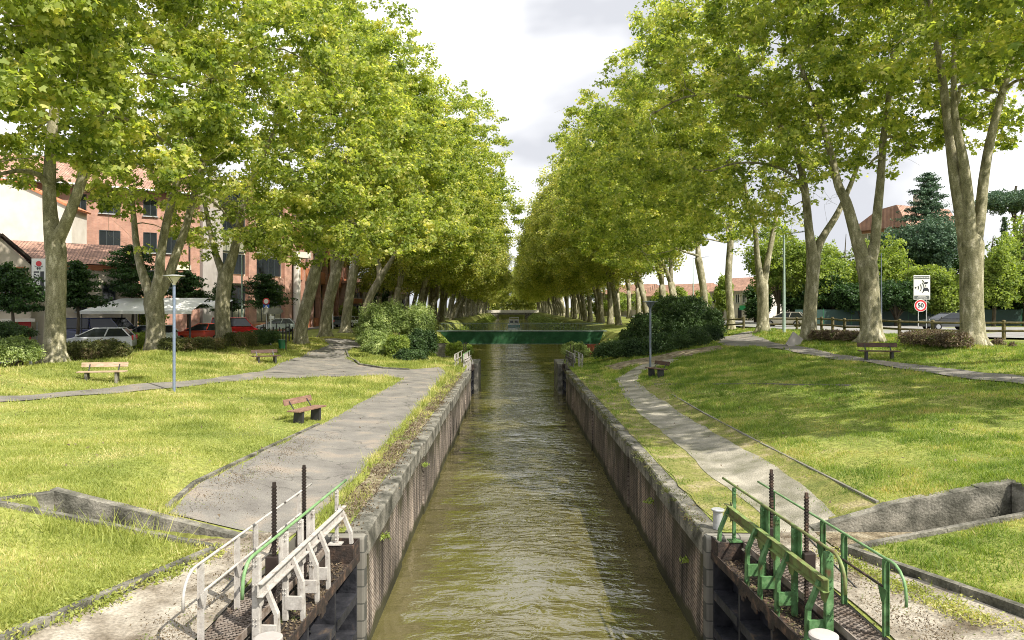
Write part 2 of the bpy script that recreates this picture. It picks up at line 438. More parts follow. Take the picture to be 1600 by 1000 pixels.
M['wallbrick'] = brick_mat('stained_lock_brick', (0.215, 0.18, 0.155), (0.13, 0.11, 0.095), (0.34, 0.31, 0.28), 1.0, .24, .07, axis='YZ', msize=.012,
                           streak=[(0.30, (0.12, 0.12, 0.12)), (0.42, (0.34, 0.32, 0.31)), (0.50, (0.72, 0.69, 0.66)), (0.60, (1.2, 1.12, 1.05)), (0.70, (0.4, 0.38, 0.34))], mossy=True)
M['wallbrick_shade'] = brick_mat('stained_lock_brick_shade', (0.25, 0.205, 0.17), (0.13, 0.105, 0.09), (0.36, 0.33, 0.29), 1.0, .24, .07, axis='YZ', msize=.012,
                           streak=[(0.30, (0.10, 0.10, 0.10)), (0.42, (0.30, 0.29, 0.28)), (0.54, (0.66, 0.60, 0.56)), (0.66, (1.15, 1.0, 0.9)), (0.74, (0.4, 0.38, 0.34))], mossy=True)  # streak tones darker than the left wall's: this face's shade put into colour
M['brick'] = brick_mat('salmon_brick', (0.50, 0.27, 0.195), (0.43, 0.215, 0.155), (0.45, 0.33, 0.28))
M['redbrick'] = brick_mat('red_brick', (0.40, 0.09, 0.05), (0.30, 0.07, 0.04), (0.3, 0.15, 0.1))
M['tiles'] = brick_mat('roof_tiles', (0.46, 0.27, 0.20), (0.34, 0.20, 0.15), (0.16, 0.10, 0.08), 1.0, .22, .35, axis='XY', msize=.03)
M['stone'] = brick_mat('stone_blocks', (0.22, 0.21, 0.18), (0.16, 0.15, 0.13), (0.08, 0.08, 0.07), 1.0, .6, .3, axis='XZ', msize=.012)

# ------------------------------------------------------------------ mesh helpers
class MB:
    def __init__(self):
        self.v = []
        self.f = []
    def add(self, vs, fs):
        o = len(self.v)
        self.v.extend([tuple(p) for p in vs])
        self.f.extend([tuple(i + o for i in f) for f in fs])
        return self
    def box(self, c, s, rz=0.0, rot=None):
        hx, hy, hz = s[0] / 2, s[1] / 2, s[2] / 2
        pts = [Vector((x * hx, y * hy, z * hz)) for z in (-1, 1) for y in (-1, 1) for x in (-1, 1)]
        m = rot if rot is not None else Matrix.Rotation(rz, 3, 'Z')
        c = Vector(c)
        pts = [c + m @ p for p in pts]
        return self.add(pts, [(0, 2, 3, 1), (4, 5, 7, 6), (0, 1, 5, 4), (2, 6, 7, 3), (0, 4, 6, 2), (1, 3, 7, 5)])
    def bx(self, x0, x1, y0, y1, z0, z1):
        return self.box(((x0 + x1) / 2, (y0 + y1) / 2, (z0 + z1) / 2), (abs(x1 - x0), abs(y1 - y0), abs(z1 - z0)))
    def beam(self, a, b, w, h, up=(0, 0, 1)):
        """rectangular bar from a to b; w across, h along up"""
        a, b = Vector(a), Vector(b)
        d = (b - a)
        ln = d.length
        d.normalize()
        u = Vector(up)
        s = d.cross(u)
        if s.length < 1e-4:
            s = d.cross(Vector((0, 1, 0)))
        s.normalize()
        u = s.cross(d)
        m = Matrix((s, d, u)).transposed()
        return self.box((a + b) / 2, (w, ln, h), rot=m)
    def tube(self, pts, r, n=8, caps=True):
        pts = [Vector(p) for p in pts]
        rs = r if isinstance(r, (list, tuple)) else [r] * len(pts)
        vs, fs = [], []
        prev = None
        for i, p in enumerate(pts):
            d = (pts[min(i + 1, len(pts) - 1)] - pts[max(i - 1, 0)])
            if d.length < 1e-7:
                d = Vector((0, 0, 1))
            d.normalize()
            if prev is None:
                a = d.cross(Vector((0.13, 0.97, 0.2)))
                if a.length < .05:
                    a = d.cross(Vector((1, 0, 0)))
            else:
                a = prev - d * prev.dot(d)
            a.normalize()
            prev = a
            b = d.cross(a)
            for k in range(n):
                t = 2 * math.pi * k / n
                vs.append(p + (a * math.cos(t) + b * math.sin(t)) * rs[i])
        for i in range(len(pts) - 1):
            for k in range(n):
                k2 = (k + 1) % n
                fs.append((i * n + k, i * n + k2, (i + 1) * n + k2, (i + 1) * n + k))
        if caps:
            fs.append(tuple(range(n - 1, -1, -1)))
            fs.append(tuple(range((len(pts) - 1) * n, len(pts) * n)))
        return self.add(vs, fs)
    def lathe(self, c, prof, n=20):
        pts = [(c[0], c[1], c[2] + z) for r, z in prof]
        return self._lathe(c, prof, n)
    def _lathe(self, c, prof, n):
        vs, fs = [], []
        for r, z in prof:
            for k in range(n):
                t = 2 * math.pi * k / n
                vs.append((c[0] + r * math.cos(t), c[1] + r * math.sin(t), c[2] + z))
        for i in range(len(prof) - 1):
            for k in range(n):
                k2 = (k + 1) % n
                fs.append((i * n + k, i * n + k2, (i + 1) * n + k2, (i + 1) * n + k))
        fs.append(tuple(range(n - 1, -1, -1)))
        fs.append(tuple(range((len(prof) - 1) * n, len(prof) * n)))
        return self.add(vs, fs)
    def prism(self, poly, h0, h1, plane='XZ'):
        """extrude a 2-D polygon; plane XZ is extruded along Y from h0 to h1, YZ along X, XY along Z"""
        def P(a, b, h):
            return {'XZ': (a, h, b), 'YZ': (h, a, b), 'XY': (a, b, h)}[plane]
        n = len(poly)
        vs = [P(a, b, h0) for a, b in poly] + [P(a, b, h1) for a, b in poly]
        fs = [tuple(range(n)), tuple(range(2 * n - 1, n - 1, -1))]
        for i in range(n):
            j = (i + 1) % n
            fs.append((j, i, n + i, n + j))
        return self.add(vs, fs)
    def mesh(self, name, mat, smooth=False):
        me = bpy.data.meshes.new(name)
        me.from_pydata(self.v, [], self.f)
        me.materials.append(mat)
        me.update()
        bmx = __import__('bmesh').new()
        bmx.from_mesh(me)
        __import__('bmesh').ops.recalc_face_normals(bmx, faces=bmx.faces)
        bmx.to_mesh(me)
        bmx.free()
        if smooth:
            me.polygons.foreach_set('use_smooth', [True] * len(me.polygons))
        return me
    def build(self, name, mat, parent=None, smooth=False, bevel=0.0):
        o = bpy.data.objects.new(name, self.mesh(name, mat, smooth))
        col.objects.link(o)
        if parent is not None:
            o.parent = parent
        if bevel:
            md = o.modifiers.new('bevel', 'BEVEL')
            md.width = bevel
            md.segments = 2
            md.limit_method = 'ANGLE'
        return o

def array_obj(name, V, faces_n, mat, parent=None):
    """V: (n*k, 3) vertices, consecutive k-gons"""
    V = np.asarray(V, dtype=np.float32)
    k = faces_n
    nf = len(V) // k
    me = bpy.data.meshes.new(name)
    me.vertices.add(len(V))
    me.vertices.foreach_set('co', V.ravel())
    me.loops.add(nf * k)
    me.loops.foreach_set('vertex_index', np.arange(nf * k, dtype=np.int32))
    me.polygons.add(nf)
    me.polygons.foreach_set('loop_start', np.arange(0, nf * k, k, dtype=np.int32))
    me.polygons.foreach_set('loop_total', np.full(nf, k, dtype=np.int32))
    me.materials.append(mat)
    me.update(calc_edges=True)
    o = bpy.data.objects.new(name, me)
    col.objects.link(o)
    if parent is not None:
        o.parent = parent
    return o

def tag(o, label=None, cat=None, group=None, kind=None):
    if label: o['label'] = label
    if cat: o['category'] = cat
    if group: o['group'] = group
    if kind: o['kind'] = kind
    return o

def empty(name, loc=(0, 0, 0), rz=0.0, label=None, cat=None, group=None):
    o = bpy.data.objects.new(name, None)
    o.empty_display_size = 0.3
    col.objects.link(o)
    o.location = loc
    o.rotation_euler = (0, 0, rz)
    return tag(o, label, cat, group)

def copy_tree(o, parent=None):
    c = o.copy()
    col.objects.link(c)
    c.parent = parent
    for ch in list(o.children):
        copy_tree(ch, c)
    return c

# ------------------------------------------------------------------ terrain
XL, XR = 2.58, 3.40             # lock chamber faces (distance left / right of the camera axis)
ZW = -2.12                      # water level
LOCK0, LOCK1 = 13.15, 46.5      # chamber wall, from the near gate recess to the far gate recess

def pw(x, pts):
    return np.interp(x, [p[0] for p in pts], [p[1] for p in pts])

def sm(a, b, x):
    t = np.clip((x - a) / (b - a), 0, 1)
    return t * t * (3 - 2 * t)

def wob(x, y):
    return 0.05 * np.sin(x * .55 + y * .23 + 1) + 0.04 * np.sin(y * .61 - x * .37) + 0.02 * np.sin(x * 1.7 + y * 1.3)

def H(X, Y):
    """height of the ground"""
    X = np.asarray(X, dtype=float); Y = np.asarray(Y, dtype=float)
    a = np.abs(X)
    kn = np.clip((26 - Y) / 13, 0, 1)
    ln = pw(a, [(3, 0), (4.6, 0), (8, .8), (17.5, 1.05), (20.5, 1.45), (24, 1.25)])
    lf = pw(a, [(3, 0), (3.9, .03), (6.4, .12), (14, .62), (17.6, .98), (20.5, 1.4), (24, 1.25)])
    lfront = pw(a, [(4.7, 0), (8.5, .78), (20, 1.2), (24, 1.25)])
    left = lf * (1 - kn) + ln * kn
    left = np.where(Y < 12.12, lfront, left)
    left = np.where((Y >= 12.12) & (Y < 12.66) & (a > 4.7) & (a < 8.0), 0.0, left)
    rn = pw(a, [(3.7, 0), (5.2, .0), (6.6, .40), (6.7, .47), (8.85, .88), (16.5, 1.5), (18, 1.58), (21, 2.0), (24, 2.0)])
    rf = pw(a, [(3.7, 0), (5.2, .05), (6.6, .22), (6.7, .30), (8.85, .60), (12, 1.05), (16.5, 1.5), (18, 1.58), (21, 2.0), (24, 2.0)])
    rfront = pw(a, [(5.4, 0), (8.8, .64), (20, 1.4), (24, 2.0)])
    right = rf * (1 - kn) + rn * kn
    right = np.where(Y < 12.12, rfront, right)
    right = np.where((Y >= 12.12) & (Y < 13.06) & (a > 5.0) & (a < 8.86), 0.0, right)
    fl = pw(a, [(8, -2.9), (12.0, 1.0), (15, 1.3), (24, 1.25)])
    fr = pw(a, [(8, -2.9), (12.0, 1.0), (16, 1.4), (22, 1.9), (24, 2.0)])
    k = sm(56, 74, Y)
    # the shoulder down to the water beyond the lock
    edge = pw(Y, [(54, 2.98), (57, 4.2), (72, 8.0)])
    bankz = -2.9 + np.maximum(0, a - edge) * pw(Y, [(54, 6.0), (58, 2.4), (72, 1.0)])
    zl = left * (1 - k) + fl * k
    zr = right * (1 - k) + fr * k
    z = np.where(X < 0, zl, zr)
    w = np.clip((a - 6.8) / 3, 0, 1) * np.clip((np.abs(Y - 12.4) - .7) / 3, 0, 1)
    z = z + wob(X, Y) * w
    z = np.where(Y > 54.5, np.minimum(z, bankz), z)
    return z

def Hf(x, y):
    return float(H(x, y))

def hit(px, py):
    """ground point seen at a photo pixel"""
    y = 7.0
    while y < 900:
        x = (px - 800) / F * y
        if CAMZ - (py - 480) / F * y <= Hf(x, y):
            return (x, y, Hf(x, y))
        y += 0.05 if y < 60 else 0.3
    return ((px - 800) / F * 300, 300, 1.5)

def W(px, py, Y):
    return Vector(((px - 800) / F * Y, Y, CAMZ - (py - 480) / F * Y))

def build_terrain():
    Ys = list(np.arange(-8, 12, .5)) + [12.0, 12.10, 12.14, 12.4, 12.64, 12.68, 12.9, 13.04, 13.08, 13.3] + list(np.arange(13.5, 60, .5)) + \
        list(np.arange(60, 80, 1)) + list(np.arange(80, 130, 2.5)) + list(np.arange(130, 480, 10)) + [500, 560, 640, 760, 950, 1500, 3000]
    for s in (-1, 1):
        vs, fs = [], []
        for Y in Ys:
            if Y < 13.06:
                xi = 3.80 if s < 0 else 4.55
            elif Y < 54:
                xi = 2.98 if s < 0 else 3.75
            else:
                xi = float(pw(Y, [(54, 2.98 if s < 0 else 3.75), (57, 4.0), (72, 7.8)]))
            ts = np.concatenate([np.arange(0, 8, .25), np.arange(8, 26, .5), np.arange(26, 60, 2), [70, 90, 130, 200, 350, 700, 1500]])
            xs = s * (xi + ts)
            # keep a sharp seam at the wing-wall ends
            zs = H(xs, np.full_like(xs, Y))
            vs.append(np.stack([xs, np.full_like(xs, Y), zs], 1))
        n = len(vs[0])
        V = np.concatenate(vs)
        for i in range(len(Ys) - 1):
            for j in range(n - 1):
                q = (i * n + j, i * n + j + 1, (i + 1) * n + j + 1, (i + 1) * n + j)
                fs.append(q if s > 0 else q[::-1])
        m = MB(); m.v = [tuple(map(float, p)) for p in V]; m.f = fs
        o = m.build('ground', M['ground'], smooth=False)
        tag(o, 'grassy ground %s of the canal' % ('left' if s < 0 else 'right'), None, None, 'structure')
build_terrain()
# canal bed
mb = MB(); mb.bx(-12, 12, -12, 3000, -4.2, -3.3)
tag(mb.build('canal_bed', M['dirt']), 'muddy bed under the canal water', None, None, 'structure')

# water
def water():
    m, n, l, b = new_mat('murky_canal_water')
    b.inputs['Roughness'].default_value = 0.04
    b.inputs['IOR'].default_value = 1.7
    b.inputs['Specular IOR Level'].default_value = 1.0
    t = n.new('ShaderNodeTexCoord')
    nn = n.new('ShaderNodeTexNoise')
    nn.inputs['Scale'].default_value = 0.25
    nn.inputs['Detail'].default_value = 5
    l.new(t.outputs['Object'], nn.inputs['Vector'])
    r = n.new('ShaderNodeValToRGB')
    r.color_ramp.elements[0].position = .35
    r.color_ramp.elements[0].color = (0.072, 0.063, 0.021, 1)
    r.color_ramp.elements[1].position = .65
    r.color_ramp.elements[1].color = (0.112, 0.098, 0.038, 1)
    l.new(nn.outputs['Fac'], r.inputs['Fac'])
    l.new(r.outputs['Color'], b.inputs['Base Color'])
    mp1 = n.new('ShaderNodeMapping')
    mp1.inputs['Scale'].default_value = (0.75, 1.5, 1)
    l.new(t.outputs['Object'], mp1.inputs['Vector'])
    n1 = n.new('ShaderNodeTexNoise')
    n1.inputs['Scale'].default_value = 2.7
    n1.inputs['Detail'].default_value = 3.0
    n1.inputs['Roughness'].default_value = .55
    n1.inputs['Distortion'].default_value = .6
    l.new(mp1.outputs['Vector'], n1.inputs['Vector'])
    n2 = n.new('ShaderNodeTexNoise')
    n2.inputs['Scale'].default_value = 0.55
    n2.inputs['Detail'].default_value = 2
    l.new(mp1.outputs['Vector'], n2.inputs['Vector'])
    # calmer beside the walls, livelier down the middle where the stream runs
    a = n.new('ShaderNodeMath'); a.operation = 'MULTIPLY_ADD'
    l.new(n2.outputs['Fac'], a.inputs[0]); a.inputs[1].default_value = 1.1
    # ripples die away in drifting calm patches
    n3 = n.new('ShaderNodeTexNoise'); n3.inputs['Scale'].default_value = 0.33; n3.inputs['Detail'].default_value = 2
    l.new(t.outputs['Object'], n3.inputs['Vector'])
    m3 = n.new('ShaderNodeMapRange'); m3.inputs['From Min'].default_value = .35; m3.inputs['From Max'].default_value = .62
    m3.inputs['To Min'].default_value = .2; m3.inputs['To Max'].default_value = 1.4
    l.new(n3.outputs['Fac'], m3.inputs['Value'])
    sx = n.new('ShaderNodeSeparateXYZ'); l.new(t.outputs['Object'], sx.inputs[0])
    ab = n.new('ShaderNodeMath'); ab.operation = 'SUBTRACT'; ab.inputs[1].default_value = .4; l.new(sx.outputs[0], ab.inputs[0])
    ab2 = n.new('ShaderNodeMath'); ab2.operation = 'ABSOLUTE'; l.new(ab.outputs[0], ab2.inputs[0])
    me_ = n.new('ShaderNodeMapRange'); me_.inputs['From Min'].default_value = 1.2; me_.inputs['From Max'].default_value = 2.8
    me_.inputs['To Min'].default_value = 1.15; me_.inputs['To Max'].default_value = .22
    l.new(ab2.outputs[0], me_.inputs['Value'])
    mu = n.new('ShaderNodeMath'); mu.operation = 'MULTIPLY'; l.new(m3.outputs['Result'], mu.inputs[0]); l.new(me_.outputs['Result'], mu.inputs[1])
    mu2 = n.new('ShaderNodeMath'); mu2.operation = 'MULTIPLY'; l.new(n1.outputs['Fac'], mu2.inputs[0]); l.new(mu.outputs[0], mu2.inputs[1])
    l.new(mu2.outputs[0], a.inputs[2])
    bp = n.new('ShaderNodeBump')
    bp.inputs['Strength'].default_value = .9
    bp.inputs['Distance'].default_value = .15
    l.new(a.outputs[0], bp.inputs['Height'])
    l.new(bp.outputs['Normal'], b.inputs['Normal'])
    return m
mb = MB(); mb.add([(-13, -12, ZW), (13, -12, ZW), (13, 900, ZW), (-13, 900, ZW)], [(0, 1, 2, 3)])
tag(mb.build('water', water()), 'murky olive canal water with small ripples', None, None, 'structure')

# ------------------------------------------------------------------ paths, draped on the ground
PATHS = []
WORN = []
def ribbon(name, A, B, mat, label, nseg=None, across=8, dz=0.022, kind='structure'):
    """A, B: matching edge polylines in world XY"""
    def resample(P, n):
        P = np.array([(p[0], p[1]) for p in P], dtype=float)
        d = np.concatenate([[0], np.cumsum(np.linalg.norm(np.diff(P, axis=0), axis=1))])
        t = np.linspace(0, d[-1], n)
        return np.stack([np.interp(t, d, P[:, 0]), np.interp(t, d, P[:, 1])], 1)
    ln = sum(math.dist(A[i][:2], A[i + 1][:2]) for i in range(len(A) - 1))
    n = nseg or max(8, int(ln / .4))
    A2, B2 = resample(A, n), resample(B, n)
    rr = np.random.RandomState(len(name) + n)
    jit = np.cumsum(rr.randn(n) * .02); jit -= np.linspace(jit[0], jit[-1], n)
    A2[:, 0] += np.convolve(rr.randn(n) * .06, [.3, .4, .3], 'same'); B2[:, 0] += np.convolve(rr.randn(n) * .06, [.3, .4, .3], 'same')
    vs, fs = [], []
    for i in range(n):
        for j in range(across + 1):
            t = j / across
            p = A2[i] * (1 - t) + B2[i] * t
            z = Hf(p[0], p[1]) + dz
            vs.append((p[0], p[1], z))
    for i in range(n - 1):
        for j in range(across):
            q = i * (across + 1) + j
            fs.append((q, q + 1, q + across + 2, q + across + 1))
    m = MB(); m.v = vs; m.f = fs
    o = m.build(name, mat)
    tag(o, label, None, None, kind)
    if name not in ('worn_grass', 'dirt_strip'):
        PATHS.append(np.concatenate([A2, B2[::-1]]))
    else:
        WORN.append(np.concatenate([A2, B2[::-1]]))
    return o

def hp(pts):
    return [hit(*p) for p in pts]

ribbon('path', [(-6.1, 13.0), (-6.4, 15), (-6.35, 20), (-6.2, 27), (-6.0, 34), (-5.9, 41)], [(-3.75, 13.0), (-3.7, 15), (-3.7, 20), (-3.7, 27), (-3.75, 34), (-3.9, 43)],
       M['path'], 'grey tarmac path beside the left lock wall')
ribbon('path', hp([(-60, 623), (190, 604), (330, 592), (400, 582), (470, 573), (560, 571), (640, 578), (690, 574)]),
       hp([(-60, 634), (150, 617), (270, 607), (400, 594), (520, 589), (600, 588), (650, 596), (700, 588)]), M['path'],
       'tarmac path crossing behind the left lawn', dz=.032)
ribbon('path', hp([(400, 583), (440, 567), (485, 549), (515, 539), (500, 530)]), hp([(562, 573), (545, 562), (541, 548), (577, 540), (556, 532)]), M['path'],
       'tarmac path climbing to the car park between the left trees', dz=.042)
ribbon('gravel_path', [(4.75, 13.0), (4.75, 16), (4.8, 22), (4.75, 28), (5.0, 33), (5.6, 40)] + hp([(985, 579), (1002, 570), (1040, 560)]),
       [(5.9, 13.0), (6.15, 16), (6.1, 22), (6.1, 28), (6.2, 33), (6.4, 38)] + hp([(1004, 580), (1024, 574), (1062, 562)]), M['gravel'], 'worn gravel path beside the right lock wall')
ribbon('path', hp([(1680, 616), (1500, 592), (1400, 576), (1300, 562), (1240, 551), (1180, 543), (1130, 541), (1110, 531)]),
       hp([(1680, 600), (1500, 579), (1400, 568), (1340, 559), (1240, 541), (1200, 533), (1178, 524), (1176, 518)]), M['path'], 'narrow path along the top of the right lawn', dz=.05)
ribbon('worn_grass', [(3.76, 13.2), (3.76, 44)], [(4.9, 13.2), (4.9, 20), (4.95, 30), (5.2, 36), (5.3, 44)], M['worn'], 'dry worn turf between the right coping and the gravel', across=3, dz=.012)
ribbon('worn_grass', [(5.8, 13.3), (5.95, 20), (5.95, 30), (6.1, 37)], [(6.66, 13.3), (6.66, 20), (6.72, 30), (7.6, 37)], M['worn'], 'dry worn turf between the gravel and the stone edging', across=3, dz=.02)
ribbon('dirt_track', hp([(1125, 540), (1040, 553), (940, 573)]), hp([(1135, 547), (1050, 561), (962, 580)]), M['dirt'], 'bare dirt strip in front of the dark hedge', across=4, dz=.03)
ribbon('dirt_strip', [(-2.99, 13.3), (-2.99, 45)], [(-3.42, 13.3), (-3.42, 45)], M['dirt'], 'strip of leaf litter behind the left lock coping', across=3, dz=.02)
ribbon('apron', [(-3.82, 6.2), (-3.82, 13.0)], [(-6.0, 6.2), (-5.5, 8.85), (-4.72, 12.1), (-4.72, 13.0)], M['apron'], 'stained concrete apron beside the left lock gate', across=6, dz=.02)
ribbon('apron', [(4.57, 6.2), (4.57, 13.0)], [(7.0, 6.2), (6.35, 8.85), (5.35, 12.1), (5.35, 13.0)], M['apron'], 'stained concrete apron beside the right lock gate', across=6, dz=.02)
# car park on the left, street on the right
def sheet(name, poly, z, mat, label, dz=.03):
    m = MB(); m.add([(x, y, z + dz) for x, y in poly], [tuple(range(len(poly)))])
    o = m.build(name, mat); tag(o, label, None, None, 'structure'); PATHS.append(np.array(poly)); return o
sheet('parking_lot', [(-120, 34), (-24.3, 34), (-24.3, 150), (-120, 150)], 1.30, M['asphalt'], 'asphalt car park beyond the left trees')
sheet('road', [(26.5, 51), (33, 45), (60, 40), (200, 30), (200, 62), (60, 68), (42, 74), (38, 460), (26.5, 460), (23, 76), (24.5, 62)], 2.05, M['road'], 'pale street beyond the log fence')
# ------------------------------------------------------------------ lock walls
def lock_wall(s, xf, label):
    r = empty('lock_wall', (s * xf, LOCK0, 0), 0, label, 'lock wall')
    rr = random.Random(3 + s)
    m = MB()          # brick face with slight steps at the joints
    y = 0.0
    bays = [0, 4.2, 8.6, 13.4, 18.2, 23.4, 28.4, LOCK1 - LOCK0]
    for i in range(len(bays) - 1):
        o = (0.0 if i % 2 == 0 else 0.05)
        m.bx(s * (o + .012), s * 1.27, bays[i] + .002, bays[i + 1] - .002, -3.4, -0.42)
    m.build('brick_face', M['wallbrick'] if s < 0 else M['wallbrick_shade'], r)
    m = MB()          # concrete capping in uneven lengths
    for i in range(len(bays) - 1):
        o = (0.0 if i % 2 == 0 else 0.05)
        y0, y1 = bays[i], bays[i + 1]
        k = 2
        for j in range(k):
            a, b_ = y0 + (y1 - y0) * j / k, y0 + (y1 - y0) * (j + 1) / k
            top = rr.uniform(-.008, .004)
            xin = o - rr.uniform(0, .008)
            m.prism([(s * xin, -.418), (s * xin, top - .03), (s * (xin + .03), top), (s * .41, top - .005), (s * .41, -.418)], a + .004, b_ - .004, 'XZ')
    m.build('coping', M['concrete'], r, bevel=.006)
    m = MB()          # rounded end pier facing the gate recess
    m.bx(s * .0, s * 1.25, -.02, -.26, -3.4, -.02)
    m.build('end_pier', M['stone'], r, bevel=.05)
    m = MB()          # back wall of the gate recess and its sill
    xb = (3.80 if s < 0 else 4.55) - xf
    m.bx(s * xb, s * (xb + .3), -20, -.27, -3.4, -.02)
    m.build('recess_wall', M['stone'], r)
    return r
lock_wall(-1, XL, 'stained brick lock wall with concrete coping on the left of the water')
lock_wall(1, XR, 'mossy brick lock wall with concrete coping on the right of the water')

def far_pier(s, x0, label):
    m = MB()
    m.prism([(s * x0, -3.3), (s * x0, -.06), (s * (x0 + .06), 0), (s * (x0 + 1.6), 0), (s * (x0 + 1.6), -3.3)], 52.2, 57.0, 'XZ')
    m.bx(s * (x0 + 1.15), s * (x0 + 1.6), LOCK1 + .05, 52.15, -3.3, -.03)
    o = m.build('lock_pier', M['concrete'], None, bevel=.03)
    tag(o, label, 'lock pier')
far_pier(-1, 2.42, 'concrete pier at the far left end of the lock')
far_pier(1, 3.25, 'concrete pier at the far right end of the lock')

# moss and small weeds on the right coping
def weeds(name, pts, mat, label, size=.05, n=60, spread=.12, seed=1, kind='stuff'):
    rr = np.random.RandomState(seed)
    V = []
    for (x, y, z) in pts:
        c = np.array([x, y, z]) + rr.randn(n, 3) * [spread, spread, spread * .35]
        c[:, 2] = np.maximum(c[:, 2], z - .01)
        d1 = rr.randn(n, 3); d1 /= np.linalg.norm(d1, axis=1)[:, None]
        d2 = rr.randn(n, 3); d2 /= np.linalg.norm(d2, axis=1)[:, None]
        V.append(np.stack([c, c + d1 * size, c + d2 * size], 1).reshape(-1, 3))
    return tag(array_obj(name, np.concatenate(V), 3, mat), label, None, None, kind)
rr0 = random.Random(11)
weeds('moss', [(XR + rr0.uniform(.02, .4) if rr0.random() < .6 else XR + .02, rr0.uniform(13.4, 46), rr0.uniform(-.03, 0)) for _ in range(220)], M['leaf_hedge'],
      'moss patches on the right lock coping', .03, 50, .07, 2)
weeds('wall_weed', [(-XL + .02, 14.6, -.55), (-XL + .02, 21.5, -.6), (XR - .02, 18.0, -.75), (XR - .02, 14.3, -.9)], M['leaf_green'],
      'weeds sprouting from the lock walls', .06, 60, .07, 5)
weeds('litter', [(-3.2 + rr0.uniform(-.2, .2), rr0.uniform(13.5, 42), .02) for _ in range(260)], M['leaf_brown'],
      'dry leaves lying along the left coping', .05, 40, .16, 8)

def ground_litter(name, mat, label, pts, size, n, spread, seed):
    weeds(name, [(x, y, Hf(x, y) + .03) for x, y in pts], mat, label, size, n, spread, seed)
ground_litter('litter', M['leaf_brown'], 'reddish gravel and dry leaves along the left path edge', [(-6.15 + abs(rr0.gauss(0, .45)), rr0.uniform(13.4, 22)) for _ in range(100)], .022, 40, .22, 12)
ground_litter('litter', M['leaf_brown'], 'dry leaves on the right concrete apron', [(4.75 + abs(rr0.gauss(0, .4)), rr0.uniform(8.2, 12.8)) for _ in range(70)], .026, 36, .16, 13)
ground_litter('litter', M['leaf_brown'], 'dry leaves on the left concrete apron', [(-3.95 - abs(rr0.gauss(0, .3)), rr0.uniform(8.2, 12.8)) for _ in range(50)], .026, 36, .14, 14)
ground_litter('weed', M['grass'], 'grass creeping over the left apron edge', [(-5.0 - (12 - y) * .25 + rr0.uniform(0, .30), y) for y in [rr0.uniform(8, 12) for _ in range(90)]], .045, 60, .10, 15)
ground_litter('weed', M['grass'], 'grass creeping over the right apron edge', [(5.2 + (12 - y) * .30 - rr0.uniform(0, .30), y) for y in [rr0.uniform(8, 12) for _ in range(90)]], .035, 50, .10, 16)
gp = [(rr0.choice((-1, 1)) * rr0.uniform(4, 20), 9 + 34 * rr0.random() ** 1.4) for _ in range(320)]
ground_litter('litter', M['leaf_brown'], 'fallen plane leaves scattered over lawns and paths', [p for p in gp if p[1] > 13.3], .06, 3, .35, 17)
